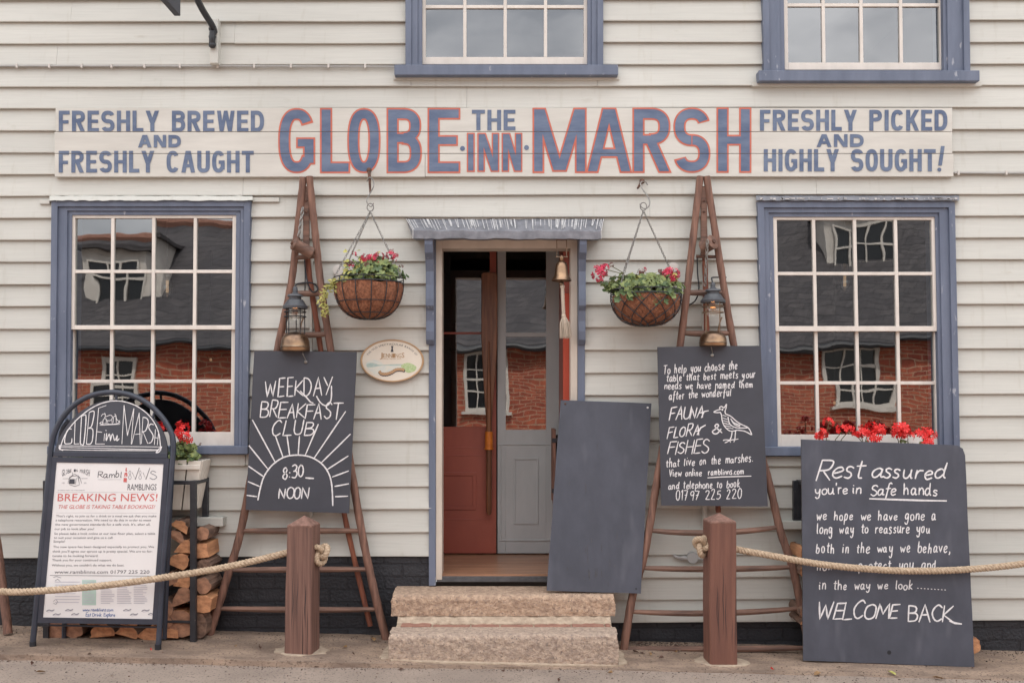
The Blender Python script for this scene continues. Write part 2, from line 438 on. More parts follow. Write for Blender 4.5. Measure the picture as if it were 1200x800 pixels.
# ---------------------------------------------------------------- ground
def build_ground():
    kerb = .655                                # pavement edge, metres in front of the facade
    def drop(x):                               # the kerb dies out towards the right
        t = min(1, max(0, (x + 1.2) / 1.6))
        return .030 * (1 - t) + .004 * t
    xs = [-60, -30, -12, -6] + [-5 + .1*i for i in range(101)] + [6, 12, 30, 60]
    mb = MB(); rows = []
    for y in [-kerb+.0, -.80, -1.0, -1.4, -2.2, -4, -8, -12.5, -30, -60]:
        row = []
        for x in xs:
            xc = max(-6, min(6, x))
            z = ground_z(xc) - drop(xc)
            if y < -1: z -= min(.06, (-1-y)*.02)
            row.append((x, y, z + random.uniform(-.0015,.0015)))
        rows.append(row)
    n = len(xs)
    mb.add([p for r in rows for p in r], [(i*n+j, i*n+j+1, (i+1)*n+j+1, (i+1)*n+j) for i in range(len(rows)-1) for j in range(n-1)])
    mb.build('road', M['asphalt'], kind='structure')
    mb = MB(); rows = []
    ys = [.5, .05, -.08, -.18, -.28, -.38, -.48, -.56, -.61, -.64, -.652]
    for y in ys:
        rows.append([(x, y + (random.uniform(-.008,.008) if y == -.64 else 0), ground_z(max(-6,min(6,x))) + random.uniform(-.003,.003)) for x in xs])
    rows.append([(x, -kerb - .006 + random.uniform(-.007,.007), ground_z(max(-6,min(6,x))) - drop(max(-6,min(6,x))) - .012) for x in xs])
    mb.add([p for r in rows for p in r], [(i*n+j, i*n+j+1, (i+1)*n+j+1, (i+1)*n+j) for i in range(len(rows)-1) for j in range(n-1)])
    mb.build('pavement', M['pavement'], kind='structure')
    # loose grit, thickest along the wall foot and the kerb
    mb = MB()
    for i in range(3600):
        x = random.uniform(-3.6, 3.6); q = random.random()
        if q < .42: d = abs(random.gauss(.06, .09)) + .02
        elif q < .70: d = random.gauss(.678, .016) if x < .3 else random.gauss(.69, .06)
        else: d = random.uniform(.05, 1.1)
        r = random.uniform(.0015, .0045) * (1.5 if random.random() < .08 else 1)
        z = ground_z(x) - (drop(x) if d > .66 else 0)
        mb.ball((x, -d, z + r*.35), r, 5, 3, random.choice((0,0,0,1,2,2)), sc_=(random.uniform(.8,1.5), random.uniform(.8,1.4), .7))
    for i in range(420):
        x = random.uniform(.74, 1.35); d = abs(random.gauss(0, .13)) + .01; r = random.uniform(.002, .0065)
        mb.ball((x, -d, ground_z(x) + r*.3), r, 5, 3, random.choice((1,2,2,2,0)), sc_=(random.uniform(.8,1.6), random.uniform(.8,1.5), .6))
    mb.build('gravel', [M['pebble'], M['dead_leaf_dark'], M['dirt']], kind='stuff')
    return drop
kerb_drop = build_ground()

# ---------------------------------------------------------------- the pub
pub = thing('timber_pub', 'cream clapboard pub with blue sash windows on a black brick plinth', 'pub', (0, 0, 0))
BX0, BX1 = -7.5, 7.5
EAVE = 5.35
LWIN = dict(x0=60, x1=293, y0=235, y1=545)
openings = [   # clear holes in the boarding, photo pixels on the facade plane
    (66, 242, 287, 540), (895, 242, 1117, 540),
    (482, -170, 700, 84), (901, -165, 1130, 90),
    (506, 262, 681, 700),
]
def clapboards():
    mb = MB()
    LINES = [127.8,153.4,179,204.5,229.5,255,280.5,306,332,358,384,410.3,436.8,463.3,489.5,516,542.5,569,595.5,622,650,676,702,728.5]
    ops = []
    for a, b, c, d in openings:
        p, q = P(a, d), P(c, b); ops.append((p.x, q.x, p.z, q.z))
    for k in range(-16, 24):
        zb = P(600, LINES[k] if k >= 0 else 127.8 + 25.3*k).z
        if zb > EAVE: continue
        step = P(600, LINES[k-1] if k > 0 else 127.8 + 25.3*(k-1)).z - zb
        spans = [(BX0, BX1)]
        if k > 20: spans = [(P(690,0).x, BX1)]
        zt = zb + step + .012
        for sx0, sx1 in spans:
            # break at openings (full or partial)
            cuts = sorted({sx0, sx1} | {v for o in ops for v in o[:2] if sx0 < v < sx1 and zb < o[3] and zt > o[2]})
            for xa, xb in zip(cuts, cuts[1:]):
                z0, z1 = zb, zt; xm = (xa+xb)/2; skip = False
                for o in ops:
                    if o[0] < xm < o[1] and z0 < o[3] and z1 > o[2]:
                        if z0 >= o[2] and z1 <= o[3]: skip = True
                        elif z0 < o[2]: z1 = min(z1, o[2])
                        else: z0 = max(z0, o[3])
                if skip or z1 - z0 < .012: continue
                # butt joints along the run
                x = xa
                while x < xb - 1e-6:
                    ln = random.uniform(1.6, 3.8)
                    xe = min(xb, x + ln)
                    if xb - xe < .5: xe = xb
                    oy = random.uniform(-.0015,.0015); oz = random.uniform(-.0016,.0016)
                    board(mb, x + .0007, xe - .0007, zb, z0, z1, oy, oz, .0015 + .0035*max(0, k)/23)
                    x = xe
    mb.build('clapboard_wall', M['siding'], pub)
def board(mb, x0, x1, zb, z0, z1, oy, oz, slope):
    n = max(1, int((x1-x0)/.22)); pts = []
    ph = random.uniform(0, 6)
    for i in range(n+1):
        x = x0 + (x1-x0)*i/n
        w = .0016*math.sin(x*2.1+ph) + random.uniform(-.0006,.0006)
        wy = .0014*math.sin(x*1.3+ph*2)
        tilt = slope*x
        def yat(z): return -.027 + .023*min(1, max(0, (z-zb)/.149))
        za, zc = z0 + tilt + w + oz, z1 + tilt
        ya, yc = yat(z0) + wy + oy, yat(z1)
        pts += [(x, ya+.012, za), (x, ya, za+.0), (x, ya-.0004, za+.006), (x, yc, zc), (x, yc+.010, zc)]
    f = []
    for i in range(n):
        for j in range(4):
            a = i*5+j; f.append((a, a+5, a+6, a+1))
        a = i*5; f.append((a+4, a+9, a+5, a))
    f.append((0,1,2,3,4)); f.append(tuple(n*5+q for q in (4,3,2,1,0)))
    mb.add(pts, f)
clapboards()

def plinth():
    mb = MB()
    zl, zr = P(0, 649).z, P(0, 727).z
    mb.box((BX0, -.004, -.6), (P(503,0).x, .25, zl))
    mb.box((P(503,0).x+.001, .004, -.6), (P(688,0).x, .25, P(0,690).z+.0))
    mb.box((P(688,0).x+.001, -.004, -.6), (BX1, .25, zr))
    mb.build('plinth', M['plinth'], pub)
    # the sill the lowest boards sit on, and the side and back walls and the roof
    mb = MB()
    mb.box((BX0, 0.03, .3), (BX0+.15, 6, EAVE)); mb.box((BX1-.15, .03, -.6), (BX1, 6, EAVE)); mb.box((BX0, 6, -.6), (BX1, 6.15, EAVE))
    mb.build('side_wall', M['siding'], pub)
    mb = MB()
    for s in (0, 1):
        y0, y1 = (-.32, 3.1) if s == 0 else (6.5, 3.1)
        mb.prism([(BX0-.2, y0, EAVE-.15), (BX1+.2, y0, EAVE-.15), (BX1+.2, y1, EAVE+2.5), (BX0-.2, y1, EAVE+2.5)], (0,0,.1))
    mb.box((BX0, .02, EAVE-.05), (BX1, 6.1, EAVE))
    mb.build('roof', M['slate'], pub)
plinth()

# interior: dark bar room behind the windows, split round the entrance lobby
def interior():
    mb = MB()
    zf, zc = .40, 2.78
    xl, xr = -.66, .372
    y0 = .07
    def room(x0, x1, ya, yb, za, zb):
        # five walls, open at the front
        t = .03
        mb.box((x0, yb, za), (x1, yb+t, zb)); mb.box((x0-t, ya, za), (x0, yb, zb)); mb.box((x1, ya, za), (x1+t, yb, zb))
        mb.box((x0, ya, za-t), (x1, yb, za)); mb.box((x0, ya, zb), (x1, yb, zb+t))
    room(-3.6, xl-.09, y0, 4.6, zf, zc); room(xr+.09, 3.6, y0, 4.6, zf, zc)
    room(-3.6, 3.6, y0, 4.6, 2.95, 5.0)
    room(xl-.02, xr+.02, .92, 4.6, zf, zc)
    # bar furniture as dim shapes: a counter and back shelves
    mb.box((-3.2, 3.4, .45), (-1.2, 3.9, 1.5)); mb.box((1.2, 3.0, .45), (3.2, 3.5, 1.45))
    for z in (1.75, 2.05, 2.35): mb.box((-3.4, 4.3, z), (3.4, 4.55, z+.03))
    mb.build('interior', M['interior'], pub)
interior()

def window(x0, x1, y0, y1, sash, xb, yb_top, meet, yb_low, glass_bottom, sill, k=0.0, yr=235, board_below=None, head=None):
    """x0..x1,y0..y1 outer blue frame; sash=(x0,x1,y0,y1); xb=glazing bar columns; all photo pixels"""
    sx0, sx1, sy0, sy1 = sash
    mb = MB()
    def s(a,b,c,d,dd,th,mbb=None): (mbb or mb).slab(a,b,c,d,dd,th,k,yr)
    e = 7
    # outer architrave, main casing, inner bead: three steps of moulding
    for lay in ((x0, x0+e, .058), (x0+e, sx0-5, .044), (sx0-5, sx0, .031)):
        s(lay[0], y0 if lay[0]==x0 else y0+e if lay[0]==x0+e else sy0-5, lay[1], sy1+2, lay[2], .15)
    for lay in ((x1-e, x1, .058), (sx1+5, x1-e, .044), (sx1, sx1+5, .031)):
        s(lay[0], y0 if lay[1]==x1 else y0+e if lay[1]==x1-e else sy0-5, lay[1], sy1+2, lay[2], .15)
    s(x0+e, y0, x1-e, y0+e, .058, .15); s(x0+e, y0+e, x1-e, sy0-5, .044, .15) if False else s(x0+e+.1, y0+e, x1-e-.1, sy0-5, .0435, .15)
    s(sx0, sy0-5, sx1, sy0, .031, .15)
    w = mb.build('window', M['blue'], pub, bevel=.0025)
    mb = MB(); s(sill[0], sill[1], sill[2], sill[3], .085, .20)
    mb.build('sill', M['blue'], w, bevel=.004)
    if board_below:
        mb = MB(); s(*board_below, .034, .05); mb.build('apron_board', M['siding'], w, bevel=.002)
    st = 4.3
    for part, (ya, yb, d) in {'upper': (sy0, meet[1], .021), 'lower': (meet[0]+3, sy1, -.004)}.items():
        mb = MB(); gl = MB()
        top_h = 3.6 if part == 'upper' else 0
        g0 = ya + top_h if part == 'upper' else meet[1]-2
        g1 = meet[0] if part == 'upper' else glass_bottom
        s(sx0, ya, sx0+st, yb, d, .036); s(sx1-st, ya, sx1, yb, d, .036)
        if part == 'upper':
            s(sx0+st, ya, sx1-st, g0, d-.001, .034); s(sx0+st, meet[0], sx1-st, meet[1], d+.002, .036)
        else:
            s(sx0+st, g1, sx1-st, yb, d-.001, .034); s(sx0+st, meet[0]+4, sx1-st, meet[1]-2, d-.001, .034)
        cols = [sx0+st] + [v for b in xb for v in (b-1.9, b+1.9)] + [sx1-st]
        for b in xb: s(b-1.9, g0, b+1.9, g1, d-.003, .026)
        rows_y = yb_top if part == 'upper' else yb_low
        ry = [g0] + [v for b in rows_y for v in (b-1.9, b+1.9)] + [g1]
        for b in rows_y:
            for i in range(0, len(cols), 2): s(cols[i], b-1.9, cols[i+1], b+1.9, d-.0045, .024)
        # every pane lies a little out of true, like old glass
        for i in range(0, len(cols), 2):
            for j in range(0, len(ry), 2):
                a, b_ = cols[i]-.8, cols[i+1]+.8; c, e_ = ry[j]-.8, ry[j+1]+.8
                dg = d - .017
                tx, ty = random.uniform(-1,1)*.003, random.uniform(-1,1)*.003
                q = [(a + k*(e_-yr), e_, -tx-ty), (b_ + k*(e_-yr), e_, tx-ty), (b_ + k*(c-yr), c, tx+ty), (a + k*(c-yr), c, -tx+ty)]
                gl.add([P(u, v, dg) + Vector((0, o*.35, 0)) for u, v, o in q], [(0,1,2,3)])
        so = mb.build('sash', M['white_paint'], w, bevel=.0018)
        gl.build('pane', M['glass'], so)
    return w

wl_ = window(60, 293, 235, 0, (84, 277, 252, 522), (132.3, 180.3, 229), (318,), (381, 386), (446.5,), 506, (57.5, 522.5, 293, 532), k=-.0095, board_below=(60, 532.5, 290, 545.5))
wr_ = window(888, 1119, 236, 0, (905.5, 1095.5, 254, 523), (953, 1001, 1049), (320.5,), (382, 388), (448.5,), 509, (888, 523.5, 1119.5, 534), k=.021, board_below=(889, 534.5, 1121, 546))
wm_ = window(475, 707, -190, 0, (494.5, 688.5, -172, 75.5), (544.7, 592, 639.3), (-112,), (-53, -48), (8,), 67, (462, 75.8, 724.5, 88), board_below=(461, 88.5, 726, 93.5))
wt_ = window(894, 1136, -190, 0, (918.5, 1105, -172, 82), (964.7, 1009, 1055.5), (-110,), (-50, -45), (6,), 73.5, (888, 82.5, 1147, 95), k=.014, yr=0, board_below=(880, 95.5, 1149, 101))
# lead and flaking paint on the window heads
def head_flash(x0, x1, y, parent, m, ragged, m2=None):
    mb = MB(); n = 46
    top, bot = [], []
    for i in range(n+1):
        x = x0 + (x1-x0)*i/n
        top.append((x, y - 3.2 + random.uniform(-.5,.5)*ragged)); bot.append((x, y + 1.0 + random.uniform(-.7,.5)*ragged))
    for i in range(n):
        fr = [P(*bot[i], .075), P(*bot[i+1], .075), P(*top[i+1], .06), P(*top[i], .06)]
        bk = [P(*bot[i], .02), P(*bot[i+1], .02), P(*top[i+1], .0) + Vector((0,0,.012)), P(*top[i], .0) + Vector((0,0,.012))]
        mb.hexa(fr, bk)
    f = mb.build('head_flashing', m, parent)
    if m2:
        mb = MB()
        for i in range(60):
            x = random.uniform(x0+2, x1-3); w_ = random.choice((.8,1.2,3,7))
            mb.slab(x, y-2.6+random.uniform(0,1), min(x+w_, x1-1), y-1.2+random.uniform(0,1.5), .0772, .002)
        mb.build('lime_streaks', m2, f)
head_flash(58, 296, 234, wl_, M['siding'], 1.0)
head_flash(886, 1124, 234, wr_, M['lead'], .6, M['lime'])
for q in ((46,234,58,239),(296,231.5,327,236.5)):
    mb = MB(); mb.slab(*q, .031, .02); mb.build('patch_board', M['siding'], wl_, bevel=.002)

# ---- entrance: frame, canopy, lobby, inner doors
def entrance():
    mb = MB()
    ztop, zbot = 262, 681
    mb.slab(502.5, 279, 510.5, 686, .03, .06); mb.slab(677, 279, 685.5, 686, .03, .06)
    frame = mb.build('door_frame', M['blue'], pub, bevel=.002)
    mb = MB()
    mb.slab(510.7, 279.5, 518, 679, .024, .13); mb.slab(668.5, 279.5, 676.8, 679, .024, .13)
    mb.slab(518, 279.5, 668.5, 291, .0235, .13)
    mb.build('door_lining', M['cream_frame'], frame, bevel=.003)
    # threshold and lobby
    zf = P(0, 672).z
    mb = MB()
    n = 7
    for i in range(n):
        ya, yb = -.012 + i*.135, -.012 + (i+1)*.135 - .002
        mb.box((-.66 if i > 0 else P(512,0).x, ya, zf-.012), (.40 if i > 0 else P(676,0).x, yb, zf + random.uniform(-.001,.001)))
    mb.build('lobby_floor', M['floor_wood'], pub)
    mb = MB(); mb.box((P(512,0).x, -.020, P(0,681).z), (P(676,0).x, .12, zf-.0125))
    mb.build('threshold', M['stone_dark'], pub, bevel=.004)
    mb = MB()
    zc = P(0, 250).z
    mb.box((-.66, .11, zf-.05), (-.645, .90, zc)); mb.box((-.66, .11, zc), (.40, .90, zc+.02))
    mb.box((.386, .11, zf-.05), (.40, .90, zc))
    mb.box((-.66, .108, zf-.03), (P(511,0).x, .12, zc+.02))
    mb.build('lobby_wall', M['grey_door'], pub)
    mb = MB(); mb.box((.330, .108, zf+.004), (.3845, .150, P(0,341).z)); mb.build('open_door_edge', M['bright_red'], pub, bevel=.002)
    mb = MB(); mb.box((.330, .108, P(0,341).z+.002), (.3845, .150, P(0,268).z)); mb.box((.332, .152, zf+.004), (.3845, .70, P(0,268).z)); mb.build('open_door_leaf', M['red_door'], pub)
    D = -.75
    def s(mb, a, b, c, d, off=0, th=.05): mb.slab(a, b, c, d, D+off, th)
    # red leaf
    mb = MB()
    s(mb, 490, 500, 581.5, 648); s(mb, 574, 262, 581.5, 500); s(mb, 490, 262, 574, 278)
    s(mb, 490, 278, 516, 500)
    s(mb, 518, 389, 574, 391.5, -.01, .02)
    red = mb.build('red_door', M['red_door'], pub, bevel=.002)
    mb = MB()
    for a,b,c,d in ((490,558,556,566.5),(490,606,556,609.5)): pass
    # sunk panel: a moulding frame round a lower field
    for a, b, c, d in ((480,553,558,557),(480,593,558,597),(554,557,558,593)): s(mb, a, b, c, d, .008, .012)
    for a, b, c, d in ((490,524,574,525.2),(490,533,574,534.2),(490,607.5,574,608.7)): s(mb, a, b, c, d, .002, .004)
    mb.build('panel_moulding', M['red_door'], red, bevel=.002)
    mb = MB(); mb.add([P(515,501,D-.02), P(575,501,D-.02), P(575,277,D-.02), P(515,277,D-.02)], [(0,1,2,3)]); mb.build('door_glass', M['glass'], red)
    # the oar used as a pull handle
    mb = MB()
    bl = [(564,322),(566,319),(581,319),(583,322),(583,395),(581.5,430),(578,470),(576,500),(570,500),(568,470),(565.5,430),(564,395)]
    pts = [P(x, y, D+.075) for x, y in reversed(bl)]
    mb.prism(pts, (0,.022,0))
    o = mb.build('oar_blade', M['oar_wood'], red, bevel=.006)
    mb = MB()
    mb.tube([P(573,400,D+.078), P(573,470,D+.078), P(573,503,D+.075), P(573,575,D+.075), P(573,600,D+.075), P(573,603,D+.075)], [.006,.017,.021,.021,.019,.010], 12)
    mb.build('oar_shaft', M['oar_wood'], o, smooth=True)
    mb = MB(); mb.tube([P(573,505.5,D+.075), P(573,524,D+.075), P(573,524.2,D+.075), P(573,526.5,D+.075)], [.0285,.0285,.034,.034], 14)
    mb.build('oar_collar', M['orange'], o, smooth=True)
    mb = MB()
    for y in (350, 560):
        mb = MB(); mb.tube([P(573,y,D+.06), P(573,y,D-.01)], .008, 8); mb.build('oar_bracket', M['black_metal'], o)
    # grey leaf with its side strips
    mb = MB()
    s(mb, 583, 262, 592.5, 648); s(mb, 640, 262, 656, 648); s(mb, 592.5, 503.5, 640, 648, -.001); s(mb, 592.5, 262, 640, 280)
    s(mb, 592.5, 389.5, 640, 394.5, -.008, .02); s(mb, 656, 262, 672, 648, -.01)
    grey = mb.build('grey_door', M['grey_door'], pub, bevel=.002)
    mb = MB()
    for a,b,c,d in ((602,536,631,538),(602,612,631,614),(602,538,604,612),(629,538,631,612),(583,519.8,648,521),(585,632,655,633.4),(586.5,521,588,632)): s(mb, a,b,c,d,.006,.012)
    mb.build('panel_moulding', M['grey_door'], grey, bevel=.002)
    mb = MB(); mb.add([P(591,504.5,D-.02), P(641,504.5,D-.02), P(641,279,D-.02), P(591,279,D-.02)], [(0,1,2,3)]); mb.build('door_glass', M['glass'], grey)
    mb = MB(); s(mb, 581.6, 262, 583, 648, .002, .02); mb.build('door_joint', M['interior'], grey)
    # lead canopy on two scrolled brackets
    mb = MB()
    dep = .19
    tl, tr = P(475.5, 256, .0), P(707.5, 256, .0)
    fl, fr = P(484, 270.5, dep), P(704.5, 271, dep)
    fb = -S(9, dep)
    n = 30
    for i in range(n):
        a, b = i/n, (i+1)/n
        def L(p, q, t): return p.lerp(q, t) + Vector((0, 0, .0022*math.sin(t*31)+.0015*math.sin(t*77)))
        w0, w1, f0, f1 = L(tl,tr,a), L(tl,tr,b), L(fl,fr,a), L(fl,fr,b)
        dz = Vector((0,0,fb)); dz0 = dz*(1+.05*math.sin(a*23)); dz1 = dz*(1+.05*math.sin(b*23))
        mb.add([w0,w1,f1,f0, f0+dz0, f1+dz1, Vector((f0.x, w0.y, w0.z-.14)), Vector((f1.x, w1.y, w1.z-.14))], [(3,2,1,0),(4,5,2,3),(6,7,5,4)])
    mb.add([tl,fl,fl+Vector((0,0,fb)),Vector((fl.x,tl.y,tl.z-.14)), tr,fr,fr+Vector((0,0,fb)),Vector((fr.x,tr.y,tr.z-.14))], [(0,1,2,3),(7,6,5,4)])
    can = mb.build('canopy', M['lead'], pub)
    mb = MB()
    nn = (fr-fl).cross(tl-fl).normalized()
    if nn.y > 0: nn = -nn
    for i in range(74):
        t = random.random(); w_ = random.uniform(.0025,.006); ln = random.uniform(.55, .98); s0 = random.uniform(0,.12)
        for q in range(random.choice((1,1,2))):
            t2 = min(.99, max(.01, t + q*random.uniform(-.006,.012)))
            top = tl.lerp(tr,t2).lerp(fl.lerp(fr,t), s0); bot = tl.lerp(tr,t2).lerp(fl.lerp(fr,t), ln)
            mb.add([bot+Vector((-w_/2,0,0))+nn*.0035, bot+Vector((w_/2,0,0))+nn*.0035, top+Vector((w_/2,0,0))+nn*.0035, top+Vector((-w_/2,0,0))+nn*.0035,], [(0,1,2,3)])
    for e in (0, 1):   # pale edges where the lead is dressed to the boards
        a, b = (tl, fl) if e == 0 else (tr, fr)
        mb.tube([a+nn*.003, a.lerp(b,.5)+nn*.004, b+nn*.003, b+Vector((0,-.004,fb))], .0028, 5)
    mb.build('lime_streaks', M['lime'], can)
    for x0, x1 in ((499.5, 509), (677.5, 686)):
        mb = MB()
        xa, xb = P(x0,0,.05).x, P(x1,0,.05).x
        prof = [(0.03,279.5),(.175,279.5),(.175,286),(.155,296),(.115,304),(.085,318),(.085,334),(.098,350),(.098,358),(.072,364),(.066,376),(.078,388),(.074,398),(.05,403),(.03,404)]
        mb.prism([(xa, -d, P(0,y,d).z) for d, y in prof], (xb-xa, 0, 0))
        mb.build('canopy_bracket', M['blue'], can, bevel=.003)
entrance()

# ---------------------------------------------------------------- brick cottages over the road (seen in the glass)
def cottage(x0, x1, ridge, label, wins, dormers, chims, door=None):
    Y = -12.0; eave = 2.62
    g = -.12
    t = thing('brick_cottage', label, 'house', ((x0+x1)/2, Y, g))
    mb = MB(); mb.box((x0, Y-6, g-.3), (x1, Y, eave)); mb.build('wall', M['house_brick'], t)
    mb = MB(); mb.prism([(x0, Y+.22, eave-.06), (x1, Y+.22, eave-.06), (x1, Y-3.0, ridge), (x0, Y-3.0, ridge)], (0,0,.09))
    mb.prism([(x0, Y-6.2, eave-.06), (x1, Y-6.2, eave-.06), (x1, Y-3.0, ridge), (x0, Y-3.0, ridge)], (0,0,.09))
    mb.add([(x0,Y,eave),(x0,Y-6,eave),(x0,Y-3,ridge),(x1,Y,eave),(x1,Y-6,eave),(x1,Y-3,ridge)], [(0,1,2),(5,4,3)])
    rf = mb.build('roof', M['slate'], t)
    mb = MB(); mb.tube([(x0, Y+.27, eave-.05), (x1, Y+.27, eave-.05)], .055, 8); mb.build('gutter', M['black_metal'], t)
    mb = MB(); mb.tube([(x0, Y-3.0, ridge+.1), (x1, Y-3.0, ridge+.1)], .10, 8); mb.build('ridge_tiles', M['step_brick'], rf)
    def sashwin(parent, xa, xb, za, zb, y, nx=3, ny=4):
        mb = MB(); e = .07
        mb.box((xa-e, y, za-e), (xa, y+.05, zb+e)); mb.box((xb, y, za-e), (xb+e, y+.05, zb+e)); mb.box((xa, y, zb), (xb, y+.05, zb+e)); mb.box((xa-.14, y, za-.14), (xb+.14, y+.12, za-e-.001)); mb.box((xa,y,za-e),(xb,y+.05,za))
        for i in range(1, nx): x = xa+(xb-xa)*i/nx; mb.box((x-.016, y, za), (x+.016, y+.03, zb))
        for i in range(1, ny): z = za+(zb-za)*i/ny; w_ = .03 if i == ny//2 else .016; mb.box((xa, y+.001, z-w_), (xb, y+.0305, z+w_))
        f = mb.build('window', M['far_white'], parent)
        mb = MB(); mb.box((xa, y-.04, za), (xb, y+.006, zb)); mb.build('pane', M['dark_glass'], f)
    for w_ in wins: sashwin(t, *w_, Y)
    if door:
        mb = MB(); mb.box((door, Y, g), (door+.9, Y+.06, 2.05)); mb.build('door', M['slate_frame'], t)
    slope = (ridge-eave)/3.0
    for xa, xb, za, zb in dormers:
        yf = Y - (za-.1-eave)/slope*1.0
        mb = MB(); h = zb+.22
        yb = Y - (h-eave)/slope
        mb.box((xa-.16, yb, za-.25), (xb+.16, yf, h)); d = mb.build('dormer', M['far_white'], rf)
        mb = MB(); mb.box((xa-.3, yb-.5, h), (xb+.3, yf+.2, h+.09)); mb.build('dormer_roof', M['slate'], d)
        mb = MB(); mb.box((xa, yf, za), (xb, yf+.02, zb)); mb.build('dormer_pane', M['dark_glass'], d)
        mb = MB()
        for i in (0, 1, 2, 3): x = xa+(xb-xa)*i/3; mb.box((x-.02, yf+.02, za), (x+.02, yf+.06, zb))
        for i in (0, 1, 2): z = za+(zb-za)*i/2; mb.box((xa, yf+.021, z-.02), (xb, yf+.061, z+.02))
        mb.build('dormer_bars', M['far_white'], d)
    for x in chims:
        mb = MB(); mb.box((x-.25, Y-3.3, ridge-.8), (x+.25, Y-2.75, ridge+1.0)); mb.box((x-.3, Y-3.35, ridge+1.0), (x+.3, Y-2.7, ridge+1.1))
        ch = mb.build('chimney', M['house_brick'], rf)
        mb = MB(); mb.lathe([(.1,0),(.085,.35),(.11,.4)], (x, Y-3.02, ridge+1.1), 10); mb.build('chimney_pot', M['step_brick'], ch)
M['dark_glass'] = mat('dark_glass', (.02,.022,.025), None, .08, spec=.8)
cottage(-14, 1.2, 5.15, 'red brick cottage across the road with a wide dormer beside its chimney', [(-7.9,-7.0,1.35,2.35),(-.95,-.15,1.35,2.45),(-4.2,-3.3,1.35,2.4)], [(-8.35,-7.25,3.45,4.4)], [-6.0, -12], door=-2.4)
cottage(1.21, 14, 6.1, 'taller red brick cottage across the road with a small dormer high on its slates', [(6.15,7.0,1.40,2.5),(2.4,3.3,1.35,2.4),(10,11,1.35,2.4)], [(6.75,7.7,4.40,5.2)], [13], door=4.2)
# ---------------------------------------------------------------- lettering
class Plane:
    """a flat face through three photo points with their depths; hit() puts a photo point on it"""
    def __init__(self, a, b, c, lift=.0012):
        self.o = P(*a); u = P(*b) - self.o; v = P(*c) - self.o
        n = u.cross(v).normalized()
        if n.y > 0: n = -n
        self.n = n; self.lift = lift; self.eye = Vector((0, -CAM_D, CAM_H))
    def hit(self, px, py, h=0.0):
        d = Vector(((px-600)/F, 1, -(py-HZ)/F))
        t = (self.o - self.eye).dot(self.n) / d.dot(self.n)
        return self.eye + d*t + self.n*h

def block(ch, w, s):
    """sign-writer's capital on a box w wide, 1 high, stroke s -> list of filled pieces"""
    out = []
    def R_(a,b,c,d): out.append(('r',a,b,c,d))
    def D_(x0,y0,x1,y1,t=None): out.append(('d',x0,y0,x1,y1,t or s))
    def A_(cx,cy,rx,ry,a0,a1,n=2.5): out.append(('a',cx,cy,rx,ry,a0,a1,n))
    h = s/2
    if ch == 'O': A_(w/2,.5,w/2-h,.5-h,0,360)
    elif ch == 'C': A_(w/2,.5,w/2-h,.5-h,38,322)
    elif ch == 'G':
        A_(w/2,.5,w/2-h,.5-h,38,325); R_(w*.52,.40,w,.40+s*.85); R_(w-s,.14,w,.42)
    elif ch == 'D': R_(0,0,s,1); R_(s*.9,1-s,w*.45,1); R_(s*.9,0,w*.45,s); A_(w*.42,.5,w*.58-h,.5-h,-90,90)
    elif ch in 'PRB':
        m = .44 if ch != 'B' else .47
        R_(0,0,s,1); R_(s*.9,1-s,w*.5,1); R_(s*.9,m,w*.5,m+s*.9)
        A_(w*.46,(1+m)/2,w*.52-h,(1-m)/2-h,-90,90)
        if ch == 'R': D_(w-s*.55,0,w*.5,m+.02)
        if ch == 'B': R_(s*.9,0,w*.5,s); A_(w*.46,(m+s*.9)/2,w*.54-h,(m+s*.9)/2-h,-90,90)
    elif ch == 'E': R_(0,0,s,1); R_(s*.9,1-s*.95,w,1); R_(s*.9,0,w,s*.95); R_(s*.9,.5-s*.42,w*.92,.5+s*.42)
    elif ch == 'F': R_(0,0,s,1); R_(s*.9,1-s*.95,w,1); R_(s*.9,.47-s*.42,w*.9,.47+s*.42)
    elif ch == 'L': R_(0,0,s,1); R_(s*.9,0,w,s*.95)
    elif ch == 'H': R_(0,0,s,1); R_(w-s,0,w,1); R_(s*.9,.5-s*.42,w-s*.9,.5+s*.42)
    elif ch == 'I': R_(w/2-h,0,w/2+h,1)
    elif ch == 'T': R_(w/2-h,0,w/2+h,1-s*.9); R_(0,1-s*.95,w,1)
    elif ch == 'U': R_(0,.3,s,1); R_(w-s,.3,w,1); A_(w/2,.32,w/2-h,.32-h,180,360)
    elif ch == 'S':
        ry = .25-s/4
        A_(w/2,.5+ry,w/2-h,ry,22,270,2.3); A_(w/2,.5-ry,w/2-h,ry,-158,90,2.3)
    elif ch == 'A': D_(h,0,w/2-h*.25,1); D_(w-h,0,w/2+h*.25,1); R_(w*.24,.24,w*.76,.24+s*.8)
    elif ch == 'M': R_(0,0,s*.95,1); R_(w-s*.95,0,w,1); D_(w/2-h*.25,.02,s*.62,1); D_(w/2+h*.25,.02,w-s*.62,1)
    elif ch == 'N': R_(0,0,s*.95,1); R_(w-s*.95,0,w,1); D_(w-s*.62,0,s*.62,1)
    elif ch == 'W': D_(w*.27,0,h,1,s*.95); D_(w*.27,0,w*.5,1,s*.85); D_(w*.73,0,w*.5,1,s*.85); D_(w*.73,0,w-h,1,s*.95)
    elif ch == 'Y': R_(w/2-h,0,w/2+h,.45); D_(w/2-h*.1,.42,h,1); D_(w/2+h*.1,.42,w-h,1)
    elif ch == 'K': R_(0,0,s,1); D_(s*.8,.36,w-h,1,s*.95); D_(w-h,0,w*.45,.56,s*.95)
    elif ch == '!': D_(w*.30,.26,w*.72,1.14,s*.9); out.append(('o', w*.2, .08, s*.5))
    elif ch == '.': out.append(('o', w/2, .5, s*.5))
    return out

